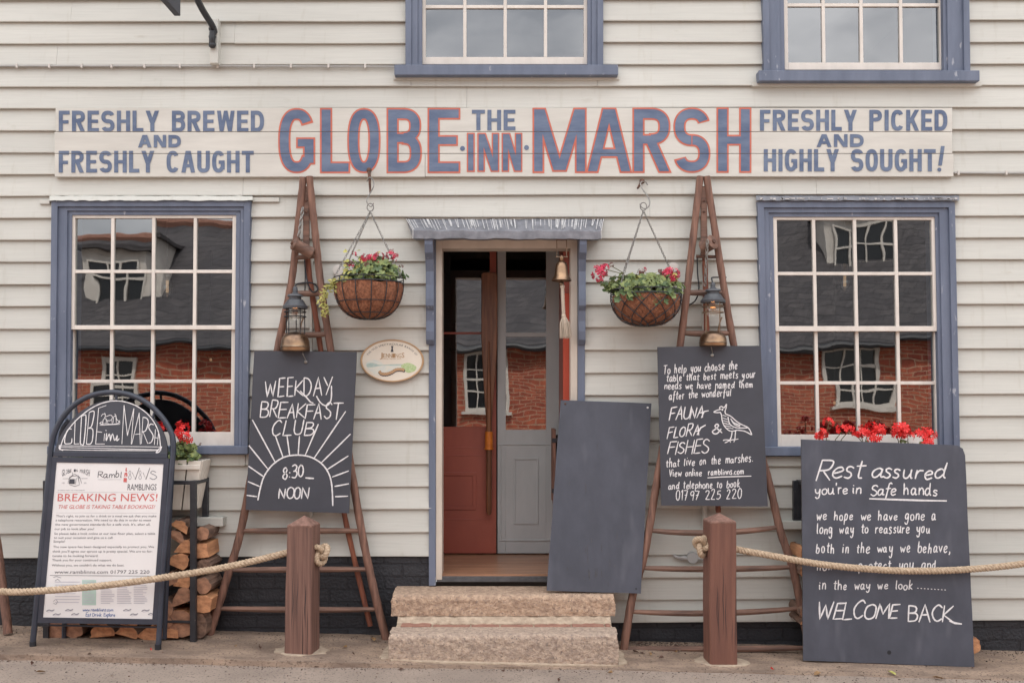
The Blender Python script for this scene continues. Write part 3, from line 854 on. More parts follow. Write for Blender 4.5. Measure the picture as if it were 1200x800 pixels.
LV = [0]
def block_text(mb, plane, letters, y0, y1, stroke, e=0.0, base=.001, slope=0.0):
    """letters: (char, x left, x right) in photo pixels, y0 cap line, y1 baseline; e grows the outline (pixels)"""
    H = y1 - y0
    for ch, xa, xb in letters:
        w = (xb-xa)/H
        for pc in block(ch, w, stroke/H):
            LV[0] = (LV[0]+1) % 9
            lift = base + LV[0]*.00007
            def q(x, y): return plane.hit(xa + x*H, y1 - y*H + slope*(xa-600), lift)
            E = e/H
            if pc[0] == 'r':
                _, a, b, c, d = pc; poly = [(a-E,b-E),(c+E,b-E),(c+E,d+E),(a-E,d+E)]
            elif pc[0] == 'd':
                _, x0, ya, x1, yb, t = pc
                hw = t/2*math.sqrt(1+((x1-x0)/(yb-ya))**2)*1.0 + E*math.sqrt(1+((x1-x0)/(yb-ya))**2)
                sx = (x1-x0)/(yb-ya)
                poly = [(x0-hw-sx*E, ya-E),(x0+hw-sx*E, ya-E),(x1+hw+sx*E, yb+E),(x1-hw+sx*E, yb+E)]
            elif pc[0] == 'o':
                _, cx, cy, r = pc; poly = [(cx+(r+E)*math.cos(i*.5236), cy+(r+E)*math.sin(i*.5236)) for i in range(12)]
            else:
                _, cx, cy, rx, ry, a0, a1, n = pc
                ring = []; N_ = 40
                st = stroke/H/2 + E
                full = abs(a1-a0) >= 359
                da = 0 if full else math.degrees(E/max(rx,.01))*.8
                for i in range(N_+1):
                    a = math.radians(a0-da + (a1-a0+2*da)*i/N_)
                    c, s_ = math.cos(a), math.sin(a)
                    x = cx + rx*math.copysign(abs(c)**(2/n), c); y = cy + ry*math.copysign(abs(s_)**(2/n), s_)
                    nx, ny = math.copysign(abs(c)**(2-2/n), c)/rx, math.copysign(abs(s_)**(2-2/n), s_)/ry
                    l = math.hypot(nx, ny) or 1
                    ring.append((x+nx/l*st, y+ny/l*st, x-nx/l*st, y-ny/l*st))
                pts = [q(r[0], r[1]) for r in ring] + [q(r[2], r[3]) for r in ring]
                m = len(ring)
                mb.add(pts, [(i, i+1, m+i+1, m+i) for i in range(m-1)])
                continue
            mb.add([q(*p) for p in poly], [list(range(len(poly)))])

WREL = {'I': .34, 'M': 1.22, 'W': 1.35, 'L': .82, 'E': .86, 'F': .82, '!': .55, ' ': .62, 'T': .95, 'A': 1.08, 'Y': 1.0}
def spread(text, x0, x1, gap=.20):
    ws = [WREL.get(c, 1.0) for c in text]
    tot = sum(ws) + gap*(len(text)-1)
    k = (x1-x0)/tot; x = x0; out = []
    for c, w in zip(text, ws):
        if c != ' ': out.append((c, x, x+w*k))
        x += (w+gap)*k
    return out

# one-stroke hand: x height 6, caps 10, descender -4 ; '~' = curved stroke
HAND = {
'a': (5, "~4,4.6 2.6,6 .8,5 0,2.6 .8,.4 2.4,.6 4,3.6|~4,5.6 3.9,2 4.3,.4 5.4,.8"),
'b': (4.6, "~.4,10 .2,5 .2,.4|~.2,3.4 1.6,5.8 3.6,5.4 4.4,3 3.4,.5 1.6,0 .2,1"),
'c': (4, "~3.8,5.2 2.4,6 .6,4.8 0,2.6 .9,.5 2.6,.1 4,1.1"),
'd': (5, "~4,4.6 2.6,6 .8,5 0,2.6 .8,.4 2.4,.6 4,3|~4.3,10 4,5 4.1,1.4 5,.2"),
'e': (4.4, "~.2,2.8 2.4,3.2 4,4.2 3.2,5.8 1.4,5.6 .2,3.6 .5,1.2 2,.1 4.2,1.2"),
'f': (4, "~4.4,9.2 3.2,10 2,8.6 1.8,4 1.4,-2.6|0,5.2 4,5.6"),
'g': (4.6, "~4,4.8 2.4,6 .7,5 .2,2.8 1.2,1 2.8,1.4 4,4.2|~4,5.6 4.1,0 3.4,-3 1.6,-3.8 .2,-2.4"),
'h': (4.8, "~.5,10 .3,5 .2,0|~.2,3 1.8,5.6 3.4,5.4 4,3.4 4,0"),
'i': (1.4, "~.4,5.8 .4,2 .7,.1|.5,8.2 .7,8.6"),
'j': (2, "~1.4,5.8 1.4,0 .6,-3.4 -1,-3|1.5,8.2 1.7,8.6"),
'k': (4.6, "~.5,10 .3,5 .2,0|3.8,5.8 .4,2.6 4.4,0"),
'l': (1.6, "~.6,10 .4,4 .6,.6 1.4,.2"),
'm': (7, "~.2,5.8 .3,0|~.3,3.4 1.6,5.6 2.8,5.4 3.3,3 3.3,0|~3.3,3.4 4.6,5.6 6,5.2 6.4,3 6.6,0"),
'n': (4.6, "~.2,5.8 .3,0|~.3,3.4 1.8,5.6 3.4,5.4 4,3.2 4.2,0"),
'o': (4.6, "~2.4,6 .6,5 0,2.8 .8,.5 2.4,0 4,1 4.4,3.4 3.6,5.4 2.2,6"),
'p': (4.6, "~.4,5.8 .3,1 .1,-4|~.3,4 1.8,6 3.8,5.4 4.4,3.2 3.4,.7 1.6,.2 .3,1.4"),
'r': (3.4, "~.2,5.8 .4,0|~.4,3.4 1.4,5.4 3.2,5.6"),
's': (3.6, "~3.4,5.2 2,6 .6,5.2 .8,3.8 2.6,2.6 3.2,1.2 2,0 .1,.6"),
't': (3.4, "~1.8,9 1.6,4 1.8,.8 3.2,.4|0,6.4 3.8,6.6"),
'u': (4.8, "~.2,5.8 .3,2 1.2,.2 2.8,.6 4,3.4|~4.1,5.8 4.1,2 4.6,.2 5.2,.4"),
'v': (4.4, "0,5.8 2,.1 4.4,6"),
'w': (6.2, "0,5.8 1.6,.1 3.2,4.8 4.6,.1 6.4,6"),
'x': (4.2, "0,5.8 4.2,0|4.2,5.8 0,0"),
'y': (4.6, "~.2,5.8 .5,2.6 1.8,1.2 3.4,2.4 4.2,5.8|~4.2,5.8 4,.4 3.2,-3.2 1.4,-3.8 .2,-2.6"),
'A': (6, "0,0 3.2,10 6,0|1.1,3.8 5,4.2"), 'B': (5.4, "0,0 .2,10|~.2,10 4,9.6 4.8,7.8 3.6,5.8 .2,5.2|~.2,5.2 4.4,5 5.6,2.8 4,.5 0,0"),
'C': (5.4, "~5.4,8.4 3.6,10 1.2,8.2 0,5 .9,1.4 3,0 5.4,1.6"), 'D': (5.8, "0,0 0,10|~0,10 3.6,9.2 5.8,6 5,2.2 2.8,.3 0,0"),
'E': (5, "5,10 .3,9.8 0,0 5,.3|.2,5.2 4.4,5.4"), 'F': (5, "5.4,10 .4,9.8 0,0|.2,5.2 4.6,5.5"),
'G': (5.8, "~5.4,8.4 3.6,10 1.2,8.2 0,5 .9,1.4 3,0 5.4,1.8 5.6,4.4|5.8,4.4 3.4,4.3"), 'H': (5.6, "0,0 .2,10|5.4,0 5.6,10|.1,5 5.5,5.2"),
'I': (1, ".4,0 .5,10"), 'K': (5.6, "0,0 .2,10|5.2,10 .2,4.4 5.8,-.2"), 'L': (4.8, ".4,10 0,0 4.8,.3"),
'M': (7.2, "0,0 1,10 3.6,3 6.4,10 7.2,0"), 'N': (5.6, "0,0 .2,10 5.2,0 5.7,10"),
'O': (6, "~3,10 .7,8.5 0,5 .7,1.5 3,0 5.4,1.5 6,5 5.3,8.5 3,10"), 'P': (5, "0,0 .2,10|~.2,10 4.6,9.6 5.2,7.2 3.8,5 .1,4.8"),
'R': (5.6, "0,0 .2,10|~.2,10 4.4,9.6 5,7.4 3.6,5.2 .1,4.8|1.8,4.8 5.6,0"), 'S': (5.2, "~5,8.6 3,10 .9,8.8 .9,6.6 3,5.2 5,3.6 4.8,1.2 2.6,0 .2,1.4"),
'T': (5.8, "-.2,9.8 6,10.1|2.9,10 2.8,0"), 'U': (5.6, "~0,10 .1,3 1.2,.5 3,0 4.7,.8 5.5,3 5.6,10"), 'V': (5.6, "0,10 2.8,0 5.8,10"),
'W': (8.4, "0,10 1.9,0 4.2,8.6 6.4,0 8.6,10.2"), 'Y': (5.8, "0,10 2.8,5.2|5.8,10 1.8,0"),
'0': (4.6, "~2.3,10 .5,8 0,5 .6,1.6 2.3,0 4.1,1.6 4.6,5 4.1,8.4 2.3,10"), '1': (1.6, "0,8 1.2,10 1.2,0"), '2': (4.6, "~.2,8.2 1.4,9.8 3.4,9.6 4,7.6 2.4,4 .2,.3|.2,.3 4.8,.2"),
'3': (4.4, "~.3,9.2 2.2,10 4,8.4 3,5.8 1.4,5.2|~1.4,5.2 3.6,4.8 4.3,2.6 2.8,.3 .2,.8"), '5': (4.4, "4.2,10 .8,9.8 .5,5.6|~.5,5.6 2.6,6.2 4.3,4.4 3.8,1.4 1.8,0 .1,.8"),
'7': (4.6, "0,9.8 4.6,10 1.6,0|1,5 4,5.2"), '8': (4.6, "~3.9,8.6 2.4,10 .7,8.6 1,6.6 3.3,4.8 4.3,2.4 2.6,0 .5,1.4 .6,3.4 3,5.6 4,7.6 3.9,8.6"),
'9': (4.6, "~4.2,8.2 2.4,10 .4,8.4 .8,5.6 2.8,5.4 4.2,8|4.2,8.6 3.4,0"),
'.': (1, ".3,.1 .6,.3"), ',': (1.4, "~.9,.8 .8,-.6 .1,-2"), ':': (1.2, ".4,1.6 .6,1.9|.4,5.2 .6,5.5"), '-': (4, "0,.8 4,.9"), "'": (1.2, ".6,9.6 .3,7.6"), '!': (1.4, ".6,10 .5,3|.5,.2 .7,.4"),
'&': (5.4, "~5.4,1 3,4.6 1.4,7 2.4,9 3.6,7.6 2,4.6 .2,2.2 1,.2 3,.6 5,4.4"),
'_': (4, "0,-.6 4,-.4"),
}
def ribbon(mb, plane, pts, w, base=.0012, taper=True):
    """pts in photo pixels, w = pen width in pixels; round-ended flat stroke lying on the plane"""
    LV[0] = (LV[0]+1) % 9
    h = base + LV[0]*.00006
    pts = [Vector((p[0], p[1])) for p in pts]
    if len(pts) < 2: return
    L_, R_ = [], []
    m = len(pts)
    for i in range(m):
        d = pts[min(i+1, m-1)] - pts[max(i-1, 0)]
        if d.length < 1e-6: d = Vector((1, 0))
        d.normalize(); n = Vector((-d.y, d.x))
        ww = w/2*(1 + .13*math.sin(i*1.7 + pts[i].x))
        if taper and i == 0: ww *= .7; pts_i = pts[i] - d*w*.25
        elif taper and i == m-1: ww *= .7; pts_i = pts[i] + d*w*.25
        else: pts_i = pts[i]
        L_.append(pts_i + n*ww); R_.append(pts_i - n*ww)
    q = [plane.hit(p.x, p.y, h) for p in L_ + R_]
    mb.add(q, [(i, i+1, m+i+1, m+i) for i in range(m-1)])

def hand_len(text, gap=1.3, space=3.2):
    return sum(space if c == ' ' else HAND.get(c, (4, ''))[0] + gap for c in text)
def hand(mb, plane, text, x0, y, x1, cap, pen, y_end=None, slant=.0, gap=1.3, space=3.2, jit=.32, base=.0012):
    """one line of chalk-pen writing from x0 to x1 on baseline y (to y_end), caps `cap` pixels high"""
    tot = hand_len(text, gap, space) - gap
    kx = (x1-x0)/tot; ky = cap/10; x = 0
    y_end = y if y_end is None else y_end
    for c in text:
        if c == ' ': x += space; continue
        w, st = HAND.get(c, (4, ''))
        jx, jy = random.uniform(-jit,jit), random.uniform(-jit,jit)*1.5
        sxj, syj = random.uniform(.86,1.10), random.uniform(.84,1.12); sl = slant + .06 + random.uniform(-.05,.05)
        low = c.islower()
        for s in st.split('|'):
            if not s: continue
            cur = s[0] == '~'
            pts = [tuple(float(v) for v in p.split(',')) for p in s.lstrip('~').split()]
            pts = [(a+random.uniform(-jit,jit)*.4, b+random.uniform(-jit,jit)*.4) for a, b in pts]
            if cur and len(pts) > 2: pts = smooth_path(pts, 5)
            elif len(pts) > 1:
                fine = []
                for a, b in zip(pts, pts[1:]):
                    for i in range(3): fine.append((a[0]+(b[0]-a[0])*i/3, a[1]+(b[1]-a[1])*i/3))
                pts = fine + [pts[-1]]
            out = []
            for p in pts:
                gx = x + p[0]*sxj + jx; t = gx/tot; py_ = p[1]*syj*(.90 if low and p[1] > 0 else 1.0)
                out.append((x0 + gx*kx + sl*py_*ky, y + (y_end-y)*t - (py_+jy)*ky))
            ribbon(mb, plane, out, pen, base)
        x += w + gap

def type_mesh(text, shear=0.0, space=1.0):
    """printed type: the built-in face as flat triangles, width scaled to 1"""
    cu = bpy.data.curves.new("type", 'FONT'); cu.body = text; cu.size = 1; cu.resolution_u = 2; cu.shear = shear; cu.space_character = space
    ob = bpy.data.objects.new("type", cu); COL.objects.link(ob)
    dg = bpy.context.evaluated_depsgraph_get()
    me = bpy.data.meshes.new_from_object(ob.evaluated_get(dg))
    v = [tuple(p.co[:2]) for p in me.vertices]; f = [tuple(p.vertices) for p in me.polygons]
    bpy.data.objects.remove(ob); bpy.data.curves.remove(cu); bpy.data.meshes.remove(me)
    return v, f
def typed(mb, plane, text, x0, y, x1=None, cap=8, shear=0.0, base=.001, skew=0.0, arc=None, space=1.0):
    v, f = type_mesh(text, shear, space)
    if not v: return
    xa, xb = min(p[0] for p in v), max(p[0] for p in v)
    ky = cap/.73
    kx = (x1-x0)/(xb-xa) if x1 is not None else ky*.92
    LV[0] = (LV[0]+1) % 9
    out = []
    for a, b in v:
        px, py = x0 + (a-xa)*kx, y - b*ky
        if arc:     # text bent along an ellipse: arc = (cx, cy, rx, ry); x runs as angle
            cx, cy, rx, ry, a0, a1 = arc
            t = (a-xa)/(xb-xa); th = math.radians(a0 + (a1-a0)*t)
            e = b*ky
            px, py = cx + (rx+e)*math.cos(th), cy - (ry+e)*math.sin(th)
        px += skew*(py - y)
        out.append(plane.hit(px, py, base + LV[0]*.00003))
    mb.add(out, f)

# ---------------------------------------------------------------- painted sign across the front
def signboard():
    d = .045
    t = thing('painted_sign', 'long cream painted name board with big blue red-edged lettering above the door', 'sign', P(591, 207, 0))
    pl = Plane((65,126,d), (1117,126,d), (65,207,d))
    mb = MB()
    rows = [(126.5,154.2),(154.8,179.8),(180.4,207.2)]
    for i, (a, b) in enumerate(rows):
        dd = d - .0006*(i == 1)
        x0, x1 = 65 - (i==1)*1.2 - (i == 2)*1.0, 1116 + (i == 2)*1.5
        if i == 2:
            mb.slab(x0, a, 498, b, dd, .03); mb.slab(498.4, a, x1, b-.4, dd-.0005, .03)
        else: mb.slab(x0, a, x1, b, dd, .03)
    mb.build('board', M['sign_paint'], t, bevel=.0018)
    big = [(c,a,b) for c,a,b in (('G',327.5,368),('L',376.5,409),('O',408.5,444.5),('B',454.5,493),('E',502.5,538),
           ('M',625.5,686),('A',688.5,739),('R',742.5,785),('S',790.5,831),('H',841,879))]
    inn = [('I',547.5,556),('N',560.5,584),('N',589,611)]
    red = MB(); blu = MB()
    block_text(red, pl, big, 128, 201.5, 11.4, e=1.5, base=.0012, slope=-.0012); block_text(red, pl, inn, 157, 200.5, 7.0, e=1.15, base=.0012)
    block_text(blu, pl, big, 128, 201.5, 11.4, e=-.45, base=.0022, slope=-.0012); block_text(blu, pl, inn, 157, 200.5, 7.0, e=-.35, base=.0022)
    for x, y in ((542, 174.2), (617, 173.2)):
        blu.add([pl.hit(x + 2.9*math.cos(i*.5236), y + 2.9*math.sin(i*.5236), .0022) for i in range(12)], [list(range(12))])
    for tx, x0, x1, y0, y1, st in (('FRESHLY BREWED',69,309.5,130,154.8,4.75),('AND',162,212,158.4,173,4.2),('FRESHLY CAUGHT',69,297.5,177,202.5,4.75),
                              ('THE',553,604,129,153,4.75),('FRESHLY PICKED',890.5,1110,129,153.5,4.75),('AND',957,1012,157.5,172.5,4.2),('HIGHLY SOUGHT!',895,1107,175,201,4.75)):
        block_text(blu, pl, spread(tx, x0, x1, .18), y0, y1, st, base=.0022)
    for o in (red.build('letter_outline', M['letter_red'], t), blu.build('lettering', M['letter_blue'], t)):
        bm = bmesh.new(); bm.from_mesh(o.data); oz = ORG[o.name].z
        for jy in (154.5, 180.1):
            z = P(0, jy, d).z - oz
            for e in (-.0017, .0017):
                bmesh.ops.bisect_plane(bm, geom=bm.verts[:]+bm.edges[:]+bm.faces[:], plane_co=(0,0,z+e), plane_no=(0,0,1))
            bmesh.ops.delete(bm, geom=[f for f in bm.faces if abs(f.calc_center_median().z-z) < .0017], context='FACES')
        bm.to_mesh(o.data); bm.free()
signboard()

# ---------------------------------------------------------------- chalkboards
def panel(name, label, corners, d3, th, mt, group=None, cut=None):
    """corners: photo TL TR BR BL; d3: depths of TL TR BL -> Plane, Empty and board"""
    TL, TR, BR, BL = corners
    pl = Plane((*TL, d3[0]), (*TR, d3[1]), (*BL, d3[2]))
    t = thing(name, label, 'chalkboard', pl.hit((BL[0]+BR[0])/2, (BL[1]+BR[1])/2), group)
    if cut:
        poly = cut
    else: poly = [TL, TR, BR, BL]
    mb = MB()
    # slightly uneven cut edge
    pts = []
    for i, a in enumerate(poly):
        b = poly[(i+1) % len(poly)]
        n = max(1, int(math.hypot(b[0]-a[0], b[1]-a[1])/22))
        for j in range(n):
            q = (a[0]+(b[0]-a[0])*j/n, a[1]+(b[1]-a[1])*j/n)
            pts.append((q[0]+random.uniform(-.25,.25)*(j>0), q[1]+random.uniform(-.25,.25)*(j>0)))
    w = [pl.hit(*p) for p in reversed(pts)]
    mb.prism(w, -pl.n*th, 0, 1)
    b = mb.build('board', [mt, M['chalk_edge']], t)
    return t, pl, b

def hook_loop(t, pl, x, y):
    mb = MB()
    a = pl.hit(x, y-9, .03); mb.tube(smooth_path([a + Vector((0,.05,.03)), a, pl.hit(x+2, y-3, .014), pl.hit(x+2.5, y, .008)], 5), .0028, 6)
    mb.ball(pl.hit(x+2.5, y+1, .004), .011, 10, 6, sc_=(1,.5,1))
    mb.build('hanging_wire', M['steel'], t, smooth=True)

def breakfast_board():
    t, pl, b = panel('chalkboard', 'chalkboard with a chalked rising sun, hung on the ladder left of the door',
                     [(298,411),(418,412),(409,601),(288,597)], (.205,.205,.205), .012, M['chalk'])
    hook_loop(t, pl, 356, 423)
    mb = MB(); p = 1.5
    hand(mb, pl, 'WEEKDAY', 311, 465, 388, 20, p, y_end=462, gap=1.0)
    ribbon(mb, pl, [(352,458),(358,464),(364,471),(367,472)], p); ribbon(mb, pl, smooth_path([(371,464),(376,472),(383,475),(388,468),(388.5,452)],6), p)
    hand(mb, pl, 'BREAKFAST', 305, 488, 399, 17.5, p, y_end=491, slant=.06, gap=1.0)
    hand(mb, pl, 'CLUB', 318, 510, 367, 17, p, y_end=509, slant=.1, gap=1.4)
    hand(mb, pl, '8:30', 331, 562, 355, 14, 1.6, y_end=558); ribbon(mb, pl, [(358.5,559.6),(363,560),(367.5,560.2)], 2.0)
    hand(mb, pl, 'NOON', 327, 583, 361, 12.5, 1.6, y_end=584, gap=1.0)
    arc = [(302.3,585.5),(305,572),(309,559),(316,548),(324,540.5),(334,535),(345,533),(357,533.5),(367,536.5),(377,543),(384,552),(388,563),(389.5,577),(390,592)]
    ribbon(mb, pl, smooth_path(arc, 6), 1.7)
    for a in ((296,492,323,542),(323,511,332,536),(336.5,511,339.5,533),(351,511,349.5,531.5),(373,497,358,532.5),(405,482,368.5,536),(410.5,508.5,377,541.5),(408,534,384,549.5),(408.5,551.5,389.5,558.5),(408.5,566.5,392.5,569.5),(407.5,581,393,581.5),
              (292,522,315,550.5),(291.5,546,309.5,558.5),(291,564,304,569.5),(289.5,580,301,581.5)):
        ribbon(mb, pl, [(a[0]+(a[2]-a[0])*i/6, a[1]+(a[3]-a[1])*i/6) for i in range(7)], 1.55)
    mb.build('chalk_writing', M['pen'], b)
breakfast_board()

def tables_board():
    t, pl, b = panel('chalkboard', 'chalkboard with a chalked crested bird, hung on the ladder right of the door',
                     [(770.5,406.5),(891.5,405),(900,593),(775,592)], (.22,.22,.235), .012, M['chalk'])
    hook_loop(t, pl, 832, 415)
    mb = MB(); p = 1.05
    for tx, x0, y, x1, cap, ye in (('To help you choose the',777.5,438,864,11,432.5),('table that best meets your',781,447,885,9.5,442),('needs we have named them',778.5,456,882,9.5,454),('after the wonderful',784,468,856.5,10,463.5)):
        hand(mb, pl, tx, x0, y, x1, cap, p, y_end=ye, gap=2.3, space=6.5)
    for tx, x0, y, x1, cap, ye in (('FAUNA',784,493,824,14,489),('FLORA',782,514,819,13,509),('FISHES',782,532,829,15,530.5)):
        hand(mb, pl, tx, x0, y, x1, cap, 1.35, y_end=ye, slant=.12, gap=1.0)
    ribbon(mb, pl, [(822,489),(825,482),(830,481)], 1.8); ribbon(mb, pl, [(817,509),(821,501),(826.5,498)], 1.8)
    hand(mb, pl, '&', 834, 508.5, 846, 11.5, 1.5)
    for tx, x0, y, x1, cap, ye in (('that live on the marshes.',780.5,547,882,10.5,540.5),('View online',784,558,822,9.5,557),('ramblinns.com',830,556.5,871,8,555),('and telephone to book',783.5,573,867,9.5,570.5),('01797 225 220',792,586,868.5,11,583.5)):
        hand(mb, pl, tx, x0, y, x1, cap, p, y_end=ye, gap=2.2, space=6.5)
    ribbon(mb, pl, [(829.5,559.5),(845,558.5),(862,558),(880,557.5)], 1.5)
    # a crested wader in outline
    q = 1.2
    def crop(pts): return [(750+a/4, 400+b/4) for a, b in pts]
    for st in ([(345,330),(360,322),(378,318)],[(346,331),(362,333),(376,331)],[(378,318),(372,310),(382,304),(394,310),(405,293),(403,312),(398,328),(402,340)],[(376,331),(382,345),(384,365),(392,390),(408,410),(428,420),(455,415)],
               [(402,340),(425,350),(450,372),(475,388),(508,405),(524,436)],[(455,415),(490,420),(522,437)],[(412,352),(420,385),(445,402),(480,405),(506,404)],[(425,362),(440,380),(470,392)],[(430,372),(445,390),(468,398)],
               [(432,420),(428,445),(420,462)],[(448,416),(446,440),(444,460)],[(420,462),(402,460),(390,463)],[(420,462),(408,470),(398,474)],[(420,462),(424,472)],[(444,460),(432,460),(424,463)],[(444,460),(440,470)],[(444,460),(460,456)],
               [(384,316),(388,318),(386,322),(383,319)],[(388,345),(404,350)],[(388,358),(408,364)],[(391,370),(412,376)],[(394,382),(418,388)],[(400,394),(424,398)],[(410,404),(436,408)]):
        ribbon(mb, pl, smooth_path(crop(st), 5), q)
    mb.build('chalk_writing', M['pen'], b)
tables_board()

def welcome_board():
    TL, TR, BR, BL = (939,514.5), (1131,523), (1142,781), (941.3,773.5)
    cut = [TL, (1115,521), (1123,522), (1128.3,525.5), (1131,533), BR, BL]
    t, pl, b = panel('chalkboard', 'largest chalkboard, crowded with white handwriting, standing on the ground under red geraniums',
                     [TL, TR, BR, BL], (.35,.36,.40), .012, M['chalk_scuffed'], cut=cut)
    mb = MB()
    hand(mb, pl, 'Rest', 957, 561.5, 1009, 26, 1.9, y_end=560.5, slant=.18, gap=1.0)
    hand(mb, pl, 'assured', 1021, 560, 1107, 21, 1.9, y_end=561, slant=.16, gap=1.0)
    hand(mb, pl, "you're in", 955, 579, 1009, 12.5, 1.5, y_end=578); hand(mb, pl, 'Safe', 1020, 580, 1049, 14.5, 1.6, slant=.1); hand(mb, pl, 'hands', 1059, 579, 1098, 14.5, 1.6, y_end=580)
    ribbon(mb, pl, [(1019,584),(1050,585),(1080,586),(1109,586.5)], 2.0)
    for tx, x0, y, x1, cap, ye in (('we hope we have gone a',957,609,1096,12.5,609),('long way to reassure you',957,625,1089,13,624),('both in the way we behave,',956.5,647.5,1113,13,647),
                                   ('how we protect you and',957.5,668,1097,12,665.5),('in the way we look',960,690,1069,12,690)):
        hand(mb, pl, tx, x0, y, x1, cap, 1.3, y_end=ye, gap=2.5, space=8.5)
    for i in range(9): ribbon(mb, pl, [(1075+i*4, 688.6+i*.25),(1076+i*4, 688.8+i*.25)], 1.3)
    hand(mb, pl, 'WELCOME', 957.5, 725, 1052, 19, 1.9, y_end=724, slant=.14, gap=1.0); hand(mb, pl, 'BACK', 1064, 727, 1116, 21, 1.9, y_end=728, gap=1.2)
    ribbon(mb, pl, [(1113,727),(1119,729.5),(1126.5,730.5)], 2.4)
    mb.build('chalk_writing', M['pen'], b)
    mb = MB()
    mb.add([pl.hit(1042+2.5*math.cos(i*.6283), 764+2.6*math.sin(i*.6283), .0006) for i in range(10)], [list(range(10))]); mb.build('drilled_hole', M['cable'], b)
welcome_board()

def blank_board():
    t, pl, b = panel('chalkboard', 'blank dark grey chalkboard with nothing written on it, leaning by the doorway on the steps',
                     [(657,468.5),(763.5,472.5),(751,695),(640.5,691.5)], (.10,.11,.235), .012, M['chalk_scuffed'])
    for x, y, m in ((662.5,473,'rust'),(759,477.5,'pen')):
        mb = MB(); mb.ball(pl.hit(x, y, .001), .007, 10, 6, sc_=(1,.4,1)); mb.build('screw_head', M[m], b, smooth=True)
    mb = MB(); mb.add([pl.hit(745.5+1.2*math.cos(i*.785), 689.5+1.3*math.sin(i*.785), .0006) for i in range(8)], [list(range(8))]); mb.build('drilled_hole', M['cable'], b)
    mb = MB()
    for i in range(26):
        x = random.uniform(650, 742); y = random.uniform(655, 690) if random.random() < .7 else random.uniform(500, 650); h = random.uniform(3, 13)
        ribbon(mb, pl, [(x, y), (x+random.uniform(-.4,.4), y-h/2), (x+random.uniform(-.5,.5), y-h)], .5)
    mb.build('scratches', M['chalk_edge'], b)
blank_board()
# ---------------------------------------------------------------- stone steps
def stone_block(x0, x1, d0, d1, z0, z1, name, mt, parent, rough=.0045, taper=0.0):
    """rough-hewn block: gridded box with worn arrises"""
    mb = MB(); nx, nd, nz = 40, 8, 9
    rnd = random.Random(int(x0*1000+z1*77))
    xs = [x0+(x1-x0)*i/nx for i in range(nx+1)]
    from mathutils import noise
    def jig(p, amp, s=14): return noise.noise(Vector(p)*s)*amp + noise.noise(Vector(p)*s*3.3)*amp*.6
    def surf(i, u):           # profile round the block from the back of the top, over the nose, down the face
        prof = []
        return prof
    prof = []
    for j in range(nd+1): prof.append((d0+(d1-.03-d0)*j/nd, z1))
    for a in (25, 55): prof.append((d1-.03+.03*math.sin(R(a)), z1-.028*(1-math.cos(R(a)))))
    for j in range(nz+1): prof.append((d1 - .0, z1-.028-(z1-.028-z0)*j/nz))
    pts = []
    for i, x in enumerate(xs):
        for j, (d, z) in enumerate(prof):
            edge = min(i, nx-i); xx = x
            if edge == 0:
                xx = x + (1 if i == 0 else -1)*(.004 + .010*max(0, 1-abs(j-nd-1)/3.5)) + jig((0, d*2, z*2), .008)
            k = rough*(1.6 if j > nd else .45)
            n_ = jig((x, d, z), k, 22)
            pts.append((xx, -(d + (n_ if j > nd else 0)), z + (n_*.6 if j <= nd+1 else n_*.2)))
    m = len(prof)
    f = [(i*m+j, i*m+j+1, (i+1)*m+j+1, (i+1)*m+j) for i in range(nx) for j in range(m-1)]
    mb.add(pts, f)
    for i in (0, nx):        # end faces
        ring = [pts[i*m+j] for j in range(m)] + [(pts[i*m][0], -d0, z0)]
        mb.add(ring, [list(range(len(ring)))])
    return mb.build(name, mt, parent, smooth=True)

def steps():
    t = thing('stone_steps', 'two rough granite steps up to the front door', 'steps', P(590, 770, .4))
    zu, zl = .336, .172
    xa, xb = P(457.7, 700, .29).x, P(722, 700, .29).x
    stone_block(xa, xb, .006, .29, P(0,721.5,.29).z, zu, 'upper_step', M['granite'], t)
    xc, xd = P(454.5, 750, .585).x, P(726, 750, .585).x
    stone_block(xc, xd, .40, .585, -.06, zl, 'lower_step', M['granite_low'], t)
    # row of bricks bedded behind the lower stone, and the mortar fillet under the upper one
    mb = MB(); x = xc + .05
    while x < xd - .05:
        w = random.uniform(.16, .23); mb.box((x, -.397, -.05), (min(x+w-.008, xd-.03), -.28, zl+.004+random.uniform(-.004,.004))); x += w
    mb.build('brick_course', M['step_brick'], t, bevel=.006)
    mb = MB(); mb.box((xc+.02, -.398, -.06), (xd-.02, -.006, zl-.006)); mb.build('core', M['mortar'], t)
    mb = MB(); n = 50; pts = []
    for i in range(n+1):
        x = xc+.022+(xd-xc-.044)*i/n
        pts += [(x, -.272, zl+.05+random.uniform(-.010,.006)), (x, -.30, zl+.024+random.uniform(-.004,.004)), (x, -.34+random.uniform(-.016,.012), zl+.0065), (x, -.345, zl-.03), (x, -.27, zl-.03)]
    mb.add(pts, [(i*5+j, (i+1)*5+j, (i+1)*5+(j+1)%5, i*5+(j+1)%5) for i in range(n) for j in range(5)])
    mb.build('mortar_fillet', M['mortar'], t)
    mb = MB()      # sandy bedding round the foot of the lower step
    rim = []
    for i in range(60):
        a = 2*math.pi*i/60; cx, cy = (xc+xd)/2, -.42
        rim.append((cx+((xd-xc)/2+.04+.03*random.random())*math.copysign(abs(math.cos(a))**.35, math.cos(a)), cy+(.185+.028*random.random())*math.copysign(abs(math.sin(a))**.35, math.sin(a)), 0))
    rim = [(x, y, ground_z(x) - (kerb_drop(x) if y < -.64 else 0) + .008) for x, y, z in rim]
    mb.prism(rim, (0,0,-.03)); mb.build('bedding', M['mortar'], t)
steps()

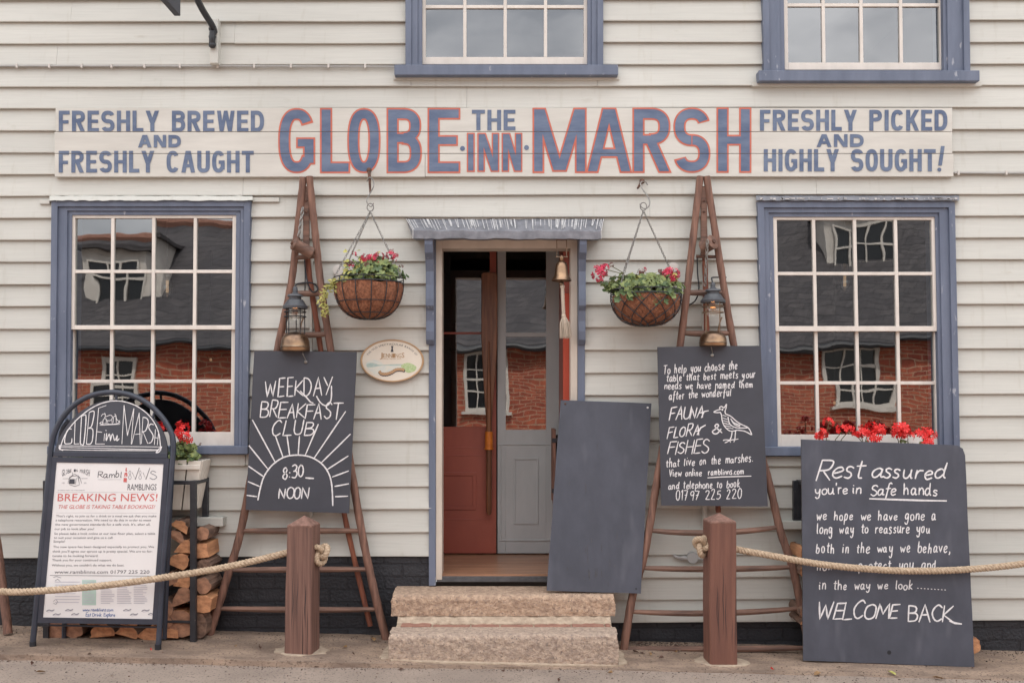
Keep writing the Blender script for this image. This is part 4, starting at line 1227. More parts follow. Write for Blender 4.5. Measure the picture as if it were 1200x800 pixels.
# ---------------------------------------------------------------- fruit-picking ladders
def ladder(label, left, right, rungs, back, d, group):
    """left / right / back: photo points down each pole; rungs: rows with optional sag"""
    def dd(y): t = (y-207)/(750-207); return d[0] + (d[1]-d[0])*t
    foot = P(*left[-1], d[1])
    t = thing('fruit_ladder', label, 'ladder', foot, group)
    def pole(pts, r0, r1, name, mt, off=0.0):
        sp = smooth_path([(x, y, 0) for x, y in pts], 8)
        path = [P(p.x, p.y, dd(p.y)+off) for p in sp]
        n = len(path)
        mb = MB(); mb.tube(path, [r0+(r1-r0)*i/(n-1) + .0012*math.sin(i*2.3) for i in range(n)], 10)
        return mb.build(name, M[mt], t, smooth=True)
    pole(left, .022, .026, 'rail', 'rail_wood'); pole(right, .022, .026, 'rail', 'rail_wood')
    ls, rs = smooth_path([(x,y,0) for x,y in left], 12), smooth_path([(x,y,0) for x,y in right], 12)
    def at(sp, y): 
        for a, b in zip(sp, sp[1:]):
            if a.y <= y <= b.y: return a.x + (b.x-a.x)*(y-a.y)/max(1e-6, b.y-a.y)
        return sp[-1].x
    for y, tilt, sag in rungs:
        xa, xb = at(ls, y), at(rs, y)
        pts = []
        for i in range(9):
            u = i/8; py = y + tilt*(u-.5) + sag*4*u*(1-u)
            pts.append(P(xa+(xb-xa)*u, py, dd(y)))
        mb = MB(); mb.tube(pts, [.0125,.0165,.018,.019,.019,.019,.018,.0165,.0125], 8)
        mb.build('rung', M['rung_wood'], t, smooth=True)
    pole(back, .018, .017, 'prop_pole', 'red_wood', -.055)
    # flat hinge tongue and bolt at the head
    mb = MB(); x = back[0][0]
    mb.slab(x-3.6, 219, x+3.6, 300, dd(240)-.002, .02); mb.build('hinge_tongue', M['rung_wood'], t, bevel=.004)
    for y in (235, 248):
        mb = MB(); mb.ball(P(x, y, dd(y)+.001), .008, 8, 5, sc_=(1,.6,1)); mb.build('bolt', M['rust'], t, smooth=True)
    return t, dd
GL = 'wooden ladders against the front'
lad1, dd1 = ladder('narrow wooden ladder tapering to a point behind the breakfast chalkboard, left of the door',
    [(355.5,208),(348,275),(341,333),(325,410),(304,505),(283,618),(265,680),(245.5,743)], [(362.5,207),(369,270),(376,333),(387.5,410),(405,510),(423,618),(438,690),(453,750)],
    [(344,0,0),(392,-1,.5),(455,0,1),(512,0,1),(568,0,1),(621.5,0,0),(667,-1,0),(713,1,1)], [(358.7,219),(360,300),(376,411),(388,500),(403,600),(434,733)], (.115,.11), GL)
lad2, dd2 = ladder('wooden ladder with bowed rungs behind the crested bird chalkboard, right of the door',
    [(820.5,207),(809.5,303),(797,405),(783,490),(770,563),(755,650),(741.5,696.6),(730,766)], [(828,207),(843,303),(860,405),(880,490),(900.7,563),(914,620),(929,665),(940,716),(950,768)],
    [(343,0,0),(390,0,1),(455,0,2),(512,0,2),(568,0,3),(619,-4,5),(664.5,-1,2),(714,-4,4),(759,-1,1)], [(825,219),(826,300),(829,411),(833,500),(838,560),(842,600)], (.115,.2), GL)

# wooden rollers (well-rope windlass) wedged near the ladder heads, with a chain
def roller(label, a, b, r, d, mt='rung_wood'):
    t = thing('wooden_roller', label, 'roller', P(*b, d))
    pa, pb = P(*a, d+.03), P(*b, d-.03)
    mb = MB(); mb.tube([pa, pa.lerp(pb,.06), pa.lerp(pb,.2), pa.lerp(pb,.8), pa.lerp(pb,.94), pb], [r*.9, r*1.12, r, r, r*1.1, r*.85], 14)
    mb.build('drum', M[mt], t, smooth=True)
    mb = MB(); mb.tube([pa + (pa-pb).normalized()*.01, pa - (pa-pb).normalized()*.02], r*.35, 8); mb.build('axle', M['rust'], t, smooth=True)
    return t
def chain(mb, a, b, link=.022, r=.0028, sag=0.0, n=None):
    L = (b-a).length; n = n or max(2, int(L/(link*.78)))
    ax = (b-a).normalized(); s = ax.orthogonal().normalized(); u = ax.cross(s)
    for i in range(n):
        t = (i+.5)/n; c = a.lerp(b, t) - Vector((0,0,sag*4*t*(1-t)))
        v = s if i % 2 else u
        mb.tube([c + ax*link*.5*math.cos(q*math.pi/4) + v*link*.27*math.sin(q*math.pi/4) for q in range(8)], r, 4, closed=True)
r1 = roller('short rusty brown roller lying slantwise across the left ladder head', (343,285), (366,297), .036, .175)
mb = MB(); mb.tube([P(347,302,.12), P(369,300,.12)], .015, 8); mb.build('crossbar', M['rung_wood'], r1, smooth=True)
mb = MB(); chain(mb, P(355,243,.15), P(350,278,.18), .03, .004); mb.build('chain', M['steel'], r1)
r2 = roller('end-on wooden roller with a hanging chain on the right ladder head', (836,283), (824,290), .042, .17)
mb = MB(); mb.tube([P(816,300.5,.12), P(840,301,.12)], .010, 8); mb.build('crossbar', M['rust'], r2, smooth=True)
mb = MB(); chain(mb, P(829,281,.235), P(826,335,.2), .03, .004); mb.build('chain', M['steel'], r2)

# ---------------------------------------------------------------- pressure lanterns hung in the ladders
def lantern(label, cx, cap_y, hood0, hood1, cage1, base0, base1, d, rb, rh, cage_n, tilt, lit):
    sc_ = (CAM_D-d)/F
    def z(y): return P(cx, y, d).z
    c = P(cx, base1, d)
    t = thing('storm_lantern', label, 'lantern', c, 'brass lanterns')
    o = Vector((c.x, c.y, 0))
    mb = MB()
    zb, zt = z(base1), z(base0); h = zt-zb
    mb.lathe([(0,zb),(rb*.96,zb),(rb,zb+.006),(rb*.985,zb+h*.2),(rb*1.0,zb+h*.24),(rb*.985,zb+h*.28),(rb*.97,zb+h*.5),(rb*.88,zb+h*.72),(rb*.66,zb+h*.9),(rb*.3,zt),(0,zt+.004)], o, 32)
    mb.build('fuel_tank', M['brass'], t, smooth=True)
    mb = MB(); mb.lathe([(rb*1.0,zb+h*.19),(rb*1.03,zb+h*.23),(rb*1.0,zb+h*.27)], o, 32); mb.build('tank_band', M['brass_dull'], t, smooth=True)
    mb = MB()
    z0, z1, zc = z(hood1), z(hood0), z(cap_y)
    hh = z1-z0
    mb.lathe([(0,z0+.008),(rh*.9,z0+.004),(rh,z0-.004),(rh*1.02,z0+.010),(rh*.9,z0+hh*.22),(rh*.72,z0+hh*.45),(rh*.66,z0+hh*.55),(rh*.50,z0+hh*.6),(rh*.5,z0+hh*.78),(rh*.66,z0+hh*.80),(rh*.60,z0+hh*.92),(rh*.3,z1),(rh*.2,z1+.008),(rh*.2,zc-.01),(rh*.15,zc),(0,zc)], o, 28)
    mb.build('hood', M['hood'], t, smooth=True)
    zg0, zg1 = z(cage1), z(hood1)
    mb = MB()
    rc = rh*.78
    for i in range(cage_n):
        a = 2*math.pi*(i+.35)/cage_n
        mb.tube([o+Vector((rc*math.cos(a), rc*math.sin(a), zt-.02)), o+Vector((rc*math.cos(a), rc*math.sin(a), zg1+.004))], .0032, 5)
    for q in (zg0, (zg0*.45+zg1*.55)):
        mb.tube([o+Vector((rc*1.12*math.cos(a*math.pi/12), rc*1.12*math.sin(a*math.pi/12), q)) for a in range(24)], .0036, 5, closed=True)
    mb.build('wire_cage', M['black_metal'] if not lit else M['brass_dull'], t)
    mb = MB(); rg = rh*.62; mb.lathe([(rg*.9,zg0-.02),(rg,zg0),(rg,zg1)], o, 24); mb.build('glass', M['lamp_glass'], t, smooth=True)
    mb = MB(); mb.lathe([(.002,zg0+.012),(.018,zg0+.02),(.030,zg0+.045),(.026,zg0+.075),(.014,zg1-.015),(.013,zg1)], o, 14); b = mb.build('bulb', M['bulb_glass'], t, smooth=True)
    mb = MB()
    for i in range(4):
        a = i*1.57; mb.tube([o+Vector((.012*math.cos(a), .012*math.sin(a), zg0+.028)), o+Vector((.008*math.cos(a+.5), .008*math.sin(a+.5), zg0+.07))], .0014, 4)
    mb.build('filament', M['filament'], b)
    mb = MB(); mb.tube([o+Vector((0,0,zg1-.03)), o+Vector((0,0,zg1))], .016, 10); mb.build('lamp_holder', M['oar_wood'], b)
    mb = MB(); mb.tube([o+Vector((rb*.35,-rb*.1,zt)), o+Vector((rb*.45,-rb*.2,zt+.05)), o+Vector((rb*.62,-rb*.2,zt+.085))], .0045, 6); mb.build('valve', M['brass_dull'], t)
    return t, o, zc
lt1, lo1, lz1 = lantern('copper-brown lantern with a dark cage, hung in the left ladder above the breakfast board', 346, 336, 344, 361, 371, 389, 411.5, .21, .088, .074, 5, 0, False)
lt2, lo2, lz2 = lantern('brass lantern with a thin wire guard in the right ladder, above the bird board', 835.5, 331, 338, 354, 366, 388, 405.5, .22, .083, .074, 4, 0, True)
def cable(label, pts, r=.005, mt='cable', name='power_cable'):
    mb = MB(); mb.tube(smooth_path(pts, 8), r, 6)
    o = mb.build(name, M[mt], None, origin=pts[0], smooth=True); tag(o, label, 'cable'); return o
cable('black cable looping from the left lantern up behind its ladder', [Vector((lo1.x, lo1.y, lz1-.005)), P(347,333.5,.2), P(352,332,.18), P(362,331,.16), P(370,334,.14), P(372,340,.14), P(366,342,.14), P(361,333,.15), P(358,318,.09), P(357,305,.09)], .0048)
cable('black cable dropping from the roller to the right lantern', [Vector((lo2.x, lo2.y, lz2-.005)), P(834,326.5,.2), P(836,325,.18), P(845,325,.1), P(851,325,.06)], .0048)
cable('thin black cable hanging in a loop at the left pole of the right ladder', [P(817,302,.1), P(817.5,320,.1), P(819,338,.1), P(816,350,.1), P(810,356,.09), P(802,357,.06), P(797,355,.03)], .0045)
cable('thin dark wire hanging straight below the left roller', [P(357,302,.1), P(357.6,325,.1), P(357.2,345,.09)], .0035)

# ---------------------------------------------------------------- hanging baskets
def leaf_fan(mb, c, nrm, size, lobes=6, mi=0, spin=None):
    nrm = nrm.normalized(); u = nrm.orthogonal().normalized(); v = nrm.cross(u)
    sp = random.uniform(0, 6.28) if spin is None else spin
    n = lobes*2; pts = [c - nrm*size*.18]
    for i in range(n):
        a = sp + 2*math.pi*i/n
        r = size*(1.0 if i % 2 else .80)*random.uniform(.86,1.1)
        if i == 0: r *= .35
        pts.append(c + u*r*math.cos(a) + v*r*math.sin(a) + nrm*size*random.uniform(-.10,.20))
    mb.add(pts, [(0, 1+i, 1+(i+1) % n) for i in range(n)], mi)
def long_leaf(mb, c, d, nrm, ln, w, mi=0):
    d = d.normalized(); s = d.cross(nrm).normalized()
    mb.add([c, c+d*ln*.4+s*w, c+d*ln - nrm*ln*.15, c+d*ln*.4-s*w, c+d*ln*.45-nrm*w*.3], [(0,1,4),(1,2,4),(2,3,4),(3,0,4)], mi)
def flower_head(parent, c, r, mt, n=20, name='flower_head', flat=.8):
    mb = MB()
    for i in range(n):
        z_ = random.uniform(-.5, 1); a = random.uniform(0, 6.28); q = math.sqrt(max(0, 1-z_*z_))
        d = Vector((q*math.cos(a), q*math.sin(a), z_*flat)).normalized()
        p = c + d*r*random.uniform(.72,1.05); u = d.orthogonal().normalized(); v = d.cross(u)
        s = r*random.uniform(.36,.52); sp = random.uniform(0, 6.28)
        for k in range(5):
            a0 = sp + k*1.2566
            e0, e1, em = (u*math.cos(a0-.45)+v*math.sin(a0-.45)), (u*math.cos(a0+.45)+v*math.sin(a0+.45)), (u*math.cos(a0)+v*math.sin(a0))
            mb.add([p, p+e0*s*.75+d*s*.12, p+em*s+d*s*random.uniform(.0,.35), p+e1*s*.75+d*s*.12], [(0,1,2,3)])
    return mb.build(name, M[mt], parent)
def geranium(label, c, spread, height, n_leaf, heads, group, mats=('leaf','leaf_dark'), cat='plant', name='geranium', extra=None, ls=(.015,.029), front=None):
    """c: soil point; spread (x,y); heads: (point, radius, material)"""
    t = thing(name, label, cat, c, group)
    mb = MB(); st = MB()
    for i in range(n_leaf):
        a = random.uniform(0, 6.28); q = math.sqrt(random.random())
        hz = random.random()
        w = .55+.6*math.sin(min(1, hz*1.2)*math.pi*.75+.25)
        p = c + Vector((spread[0]*q*w*math.cos(a), spread[1]*q*w*math.sin(a), height*hz*(1-.35*q*q)))
        nrm = Vector((math.cos(a)*q*.9+random.uniform(-.5,.5), math.sin(a)*q*.9 - .35 + random.uniform(-.5,.4), .75+random.uniform(-.35,.3)))
        leaf_fan(mb, p, nrm, random.uniform(*ls), 6, random.choice((0,0,1)))
        if i % 4 == 0:
            b = c + Vector((random.uniform(-.3,.3)*spread[0], random.uniform(-.3,.3)*spread[1], 0))
            st.tube([b, b.lerp(p,.5)+Vector((0,0,.02)), p], [.004,.003,.002], 4)
    if extra: extra(mb, st)
    mb.build('foliage', [M[m] for m in mats], t)
    for p, r, m in heads:
        b = c + Vector((random.uniform(-.4,.4)*spread[0], random.uniform(-.3,.3)*spread[1], height*.3))
        st.tube([b, b.lerp(p,.6)+Vector((0,0,.015)), p-Vector((0,0,r*.3))], [.0032,.0026,.0024], 5)
    st.build('stems', M['stem'], t)
    for p, r, m in heads: flower_head(t, p, r, m, 16 if r > .02 else 8)
    return t

def basket(label, cx, rim_y, bot_y, half, d, hook, ring_y, chains_px, style, group, wall_hook_label):
    sx = (CAM_D-d)/F
    rad = half*sx; c = P(cx, rim_y, d); h = (bot_y-rim_y)*sx
    t = thing('hanging_basket', label, 'hanging basket', P(cx, bot_y, d), group)
    from mathutils import noise
    # coir liner: deep bowl with bulges between the wires
    mb = MB(); n, m = 64, 14; pts = []
    nr = 14
    for i in range(m+1):
        ph = math.pi/2*(i/m)
        for j in range(n):
            a = 2*math.pi*j/n
            bul = .035*abs(math.sin(a*nr/2)) if style == 'ribs' else 0
            r = rad*(math.cos(ph)**.72 if i < m else 0)*(.97+bul)
            z = -h*math.sin(ph)
            nz = noise.noise(Vector((math.cos(a)*6, math.sin(a)*6, ph*5+cx)))*.012 + noise.noise(Vector((math.cos(a)*22, math.sin(a)*22, ph*18)))*.005
            pts.append(c + Vector(((r+nz)*math.cos(a), (r+nz)*math.sin(a), z + (noise.noise(Vector((math.cos(a)*4, math.sin(a)*4, 1+cx)))*.014 if i < 2 else 0))))
    mb.add(pts, [(i*n+j, i*n+(j+1) % n, (i+1)*n+(j+1) % n, (i+1)*n+j) for i in range(m) for j in range(n)])
    ln = mb.build('coir_liner', M['coir'], t, smooth=True)
    mb = MB()
    for i in range(170):     # stray fibres
        a = random.uniform(math.pi, 2*math.pi); ph = random.uniform(.02, 1.4)
        r = rad*math.cos(ph)**.72; p = c + Vector((r*math.cos(a), r*math.sin(a), -h*math.sin(ph)))
        o = Vector((math.cos(a), math.sin(a), random.uniform(-.6,.3)))*random.uniform(.008,.018)
        tdir = Vector((random.uniform(-1,1), 0, random.uniform(-1,1)))*.015
        mb.tube([p, p+o+tdir*.4, p+o*.9+tdir], .0007, 3)
    mb.build('loose_fibres', M['coir'], ln)
    mb = MB(); mb.lathe([(0,-.03),(rad*.93,-.03)], c, 24); mb.build('soil', M['soil'], t)
    mb = MB()
    ring = [c + Vector((rad*1.02*math.cos(2*math.pi*i/40), rad*1.02*math.sin(2*math.pi*i/40), .004)) for i in range(40)]
    mb.tube(ring, .0042, 6, closed=True)
    mb.tube([p + Vector((0,0,.028)) for p in ring], .003, 5, closed=True)
    for i in range(0, 40, 5): mb.tube([ring[i], ring[i]+Vector((0,0,.028))], .003, 5)
    def wp(a, ph): r = rad*1.025*max(.02, math.cos(ph)**.72); return c + Vector((r*math.cos(a), r*math.sin(a), -h*1.02*math.sin(ph)))
    if style == 'ribs':
        for i in range(nr):
            a = 2*math.pi*i/nr
            mb.tube([wp(a, math.pi/2*q/9) for q in range(10)], .0032, 5)
        for ph in (.55, 1.0): mb.tube([wp(2*math.pi*i/40, ph) for i in range(40)], .0028, 5, closed=True)
    else:
        for i in range(12):
            for s in (1, -1):
                mb.tube([wp(2*math.pi*i/12 + s*.95*(q/10)*1.3, math.pi/2*(q/10)*.97) for q in range(11)], .0032, 5)
    mb.build('wire_frame', M['black_metal'], t)
    top = P(hook[0], ring_y, d)
    for i, (px, py, q) in enumerate(chains_px):
        a = R(q); e = c + Vector((rad*1.02*math.cos(a), rad*1.02*math.sin(a), .03))
        mb = MB(); chain(mb, top, e, .019, .0021); mb.build('chain', M['steel'], t)
    mb = MB(); mb.tube([top + Vector((.020*math.cos(i*.524), 0, .026+.024*math.sin(i*.524))) for i in range(12)], .0032, 6, closed=True); mb.build('ring', M['steel'], t)
    return t, c, rad, h, top

G1 = 'hanging baskets either side of the door'
b1, c1, rad1, h1, top1 = basket('coir basket with upright wire ribs, hanging beside the oval plaque', 432, 333, 373.5, 40, .25, (434,199), 248, [(0,0,155),(0,0,205),(0,0,-12)], 'ribs', G1, '')
b2, c2, rad2, h2, top2 = basket('coir basket in a diamond wire net, hanging between the doorway and the bird board', 757, 347, 381.5, 40.5, .25, (754,213), 247, [(0,0,140),(0,0,215),(0,0,5)], 'net', G1, '')
def wall_hook(label, a, tip, s_pts, d0):
    t = thing('iron_hook', label, 'hook', P(*a, 0), 'hooks for the baskets')
    mb = MB(); mb.tube([P(*a, .0), P(*a, d0*.6), P(a[0]+(tip[0]-a[0])*.2, a[1]+(tip[1]-a[1])*.2, d0), P(*tip, d0+.01)], [.012,.012,.009,.006], 8); mb.ball(P(*a, d0*.75), .017, 8, 6)
    mb.build('spike', M['rust'], t, smooth=True)
    mb = MB(); mb.tube(smooth_path(s_pts, 6), .0038, 6); mb.build('s_hook', M['steel'], t, smooth=True)
wall_hook('rusty spike under the big blue lettering holding the left basket', (432.5,199.5), (434,226), [P(430,213,.2), P(433,208,.21), P(437,211,.22), P(438,218,.23), P(434,226,.24), P(430,234,.25), P(431,239,.25), P(435,242,.25), P(438,238,.25)], .2)
wall_hook('short rusted iron peg with a long bent wire holding the right basket', (752.5,212.5), (747,221), [P(759,217,.2), P(756,213,.2), P(751,214,.21), P(752,220,.22), P(760,232,.24), P(761,240,.25), P(757,244.5,.25), P(752,243,.25), P(750,239,.25)], .2)

def trail1(mb, st):     # yellow-green trailer spilling over the ladder side
    pts = [P(412,326,.32), P(398,328,.34), P(386,334,.34), P(381,346,.33), P(379,358,.32), P(381,368,.32)]
    sp = smooth_path(pts, 8); st.tube(sp, .002, 4)
    for p in sp:
        for k in range(4):
            long_leaf(mb, p + Vector((random.gauss(0,.012), random.gauss(0,.010), random.gauss(0,.012))), Vector((random.uniform(-1,1), random.uniform(-1,.2), random.uniform(-.8,.8))), Vector((random.uniform(-.3,.3),-.8,.6)), random.uniform(.018,.034), .007, 2)
    for x0, y0 in ((398,332),(402,336),(393,338),(405,330)):
        for k in range(12): long_leaf(mb, P(x0+random.gauss(0,4), y0+random.gauss(0,3), .34), Vector((random.uniform(-1,1), random.uniform(-1,.2), random.uniform(-1,.4))), Vector((0,-.8,.6)), random.uniform(.018,.030), .008, 2)
    for i in range(150):     # pale growth over the left half of the basket
        p = P(max(404, min(452, random.gauss(425,12))), random.gauss(318,8), .25+random.uniform(-.1,.1))
        leaf_fan(mb, p, Vector((random.uniform(-.6,.6), -.6+random.uniform(-.4,.4), .7)), random.uniform(.012,.022), 5, random.choice((2,2,0)))
geranium('trailing plant with yellow-green sprays and few dark red flowers, in the left basket', c1 + Vector((.045,0,.005)), (.165,.16), .150, 320,
   [(P(415.5,298,.24),.017,'petal_pink'),(P(409,309,.27),.026,'petal_dead'),(P(412,313,.28),.020,'petal_pink'),(P(429,303,.32),.034,'petal_pink'),(P(436,302.5,.33),.028,'petal_pink'),(P(444,301,.31),.031,'petal_pink'),(P(440,306,.34),.020,'petal_pink'),(P(459.5,299.5,.30),.034,'petal_pink'),(P(462,304,.30),.018,'petal_pink'),(P(452,302,.28),.015,'petal_dead'),(P(430,311,.36),.018,'petal_dead'),(P(470,312,.3),.014,'petal_dead')],
   'plants in the hanging baskets', mats=('leaf','leaf_dark','leaf_pale'), extra=trail1)
def tuft2(mb, st):
    for i in range(26):
        p = P(random.gauss(716,7), random.gauss(333,6), .27); leaf_fan(mb, p, Vector((random.uniform(-.8,.2), -.6, .6)), random.uniform(.016,.026), 6, random.choice((0,1)))
    for i in range(90):
        p = P(random.uniform(724,792), random.gauss(327,4), .25+random.uniform(-.1,.12)); leaf_fan(mb, p, Vector((random.uniform(-.6,.6), -.5+random.uniform(-.4,.4), .7)), random.uniform(.014,.026), 6, random.choice((0,2)))
    for i in range(30):
        p = P(random.uniform(722,796), random.gauss(345,3), .44); leaf_fan(mb, p, Vector((random.uniform(-.6,.6), -.9, .3)), random.uniform(.018,.028), 6, random.choice((0,1)))
geranium('bushy green geranium with two full crimson flower heads, in the right basket', c2 + Vector((.0,0,.0)), (.215,.18), .145, 300,
   [(P(703,320,.31),.048,'petal_pink'),(P(709,314,.3),.026,'petal_pink'),(P(716,310.5,.27),.018,'petal_dead'),(P(752,319,.32),.024,'petal_dead'),(P(755,316,.30),.016,'petal_pink'),(P(775,319,.32),.022,'petal_dead'),(P(703,328,.33),.024,'petal_pink'),(P(784,322,.33),.044,'petal_pink'),(P(791,321,.32),.032,'petal_pink'),(P(788,328,.33),.028,'petal_pink')],
   'plants in the hanging baskets', mats=('leaf','leaf_dark','leaf_pale'), extra=tuft2)

# ---------------------------------------------------------------- ship's bell
def bell():
    d = .12; cx = 658
    def z(y): return P(cx, y, d).z
    c = P(cx, 300, d); o = Vector((c.x, c.y, 0)); s = (CAM_D-d)/F
    t = thing('brass_bell', 'brass bell with a white plaited rope and tassel under the lead canopy', 'bell', P(cx, 397, d))
    mb = MB(); mb.box((P(651.5,0,d).x, -.155, z(280.8)), (P(664,0,d).x, -.085, z(276.5))); mb.build('mounting_block', M['oar_wood'], t, bevel=.003)
    mb = MB()
    for sx in (652.5, 664): mb.tube([P(sx,281,d), P(sx,301,d)], .0028, 6)
    mb.tube([P(651,301,d), P(665.5,301,d)], .0045, 6); mb.build('bracket', M['brass_dull'], t)
    mb = MB()
    mb.lathe([(0,z(299)),(4*s*.5,z(300)),(2.6*s,z(303)),(2*s,z(305)),(4.2*s,z(306.5)),(6.2*s,z(309)),(7*s,z(313)),(7.6*s,z(319)),(8.8*s,z(323.5)),(11*s,z(327)),(12*s,z(328.6)),(11.4*s,z(329.2)),(8*s,z(325)),(6*s,z(312))][::-1], o, 28)
    mb.build('bell_body', M['brass'], t, smooth=True)
    mb = MB(); mb.tube([P(cx,327,d), P(cx,332,d)], .008, 8); mb.ball(P(cx,332.5,d), .016, 8, 6); mb.build('clapper', M['brass_dull'], t, smooth=True)
    mb = MB()
    for k in range(3):
        mb.tube([P(659+.15*(i%2)+ (i/30)*1.5, 336+i*1.13, d) + Vector((.0065*math.cos(i*.9+k*2.09), .0065*math.sin(i*.9+k*2.09), 0)) for i in range(31)], .0058, 6)
    for y in (336, 370): mb.ball(P(660.5 if y > 350 else 659, y, d), .015, 8, 6)
    mb.build('bell_rope', M['tassel'], t, smooth=True)
    mb = MB()
    for i in range(90):
        a = random.uniform(0, 6.28); r = random.uniform(.2,1)
        top = P(660.8,370,d) + Vector((.008*math.cos(a), .008*math.sin(a), 0)); e = P(663.3, 396+random.uniform(-2.5,1), d) + Vector((.040*r*math.cos(a), .030*r*math.sin(a), 0))
        mb.tube([top, top.lerp(e,.35)+Vector((.011*r*math.cos(a), .011*r*math.sin(a), 0)), e], [.0022,.0024,.0014], 4)
    mb.build('tassel', M['tassel'], t)
bell()

# ---------------------------------------------------------------- oval plaque
def plaque():
    cx, cy, rx, ry, d = 459.5, 422.5, 37.5, 25, .05
    t = thing('oval_plaque', 'oval cream plaque with a tan rim and a small landscape, left of the door', 'plaque', P(cx, cy+ry, 0))
    def ell(k, dd, n=56): return [P(cx+rx*k*math.cos(2*math.pi*i/n), cy+ry*k*math.sin(2*math.pi*i/n)*1.0, dd) for i in range(n)]
    mb = MB(); n = 56
    rings = [ell(1,.02), ell(1,.042), ell(.985,.05), ell(.95,.05), ell(.935,.045)]
    mb.add([p for r in rings for p in r], [(i*n+j, i*n+(j+1) % n, (i+1)*n+(j+1) % n, (i+1)*n+j) for i in range(4) for j in range(n)])
    mb.add(ell(1,.02), [list(range(n))])
    mb.build('rim', M['plaque_rim'], t, smooth=True)
    mb = MB(); mb.add(ell(.936,.0445), [list(range(n))]); f = mb.build('face', M['ivory'], t)
    pl = Plane((420,390,.0445), (500,390,.0445), (420,450,.0445))
    mb = MB()
    typed(mb, pl, 'THE OLD SPECTACULAR RANGE OF', 0, 0, cap=2.3, arc=(cx, cy+1.2, rx*.80, ry*.78, 158, 22), base=.0008, space=1.15); mb.build('lettering', M['ink'], f)
    mb = MB()
    for i, ch in enumerate('JENNINGS'): typed(mb, pl, ch, 445.2+i*3.65, 419, 448.4+i*3.65, 6.2 if i in (0,7) else 5.2, base=.0008)
    typed(mb, pl, 'FINE BEER EST', 448.5, 420.8, 470.5, 1.0, base=.0008)
    mb.build('name_lettering', M['tan_ink'], f)
    mb = MB(); mb.add([pl.hit(x,y,.0009) for x,y in [(458.2,405.3),(461,405.3),(460.3,408),(461.2,412.3),(457.8,412.3),(458.9,408)][::-1]], [list(range(6))]); mb.build('emblem', M['slate_frame'], f)
    def blob(pts, m, h):
        mb = MB(); sp = smooth_path([(x,y,0) for x,y in pts], 5, closed=True); mb.add([pl.hit(p.x,p.y,h) for p in reversed(sp)], [list(range(len(sp)))]); mb.build('painted_landscape', M[m], f)
    blob([(429,426),(437,421.5),(446,424),(452,428),(466,427.5),(470,431),(458,434),(452,437),(445,439),(438,438),(432,433)], 'pale_ink', .0006)
    blob([(430,426.5),(437,425),(445,427.2),(458,426.8),(472,426.5),(470,428.2),(455,428.3),(445,428.6),(437,430),(431,430)], 'teal_ink', .0009)
    blob([(470,428),(478,425),(486,428),(488,431),(485,435),(478,436.5),(473,433)], 'green_ink', .0012)
    rb = smooth_path([(444.5,434.5),(447,437.5),(453,438),(459,436),(464,433),(470,432.5),(474,433.5)], 5)
    mb = MB(); ribbon(mb, pl, [(p[0],p[1]+1.1) for p in rb], 3.2, base=.0015); mb.build('ribbon_shadow', M['slate_frame'], f)
    mb = MB(); ribbon(mb, pl, rb, 3.2, base=.0022, taper=False); mb.build('ribbon_scroll', M['plaque_rim'], f)
plaque()

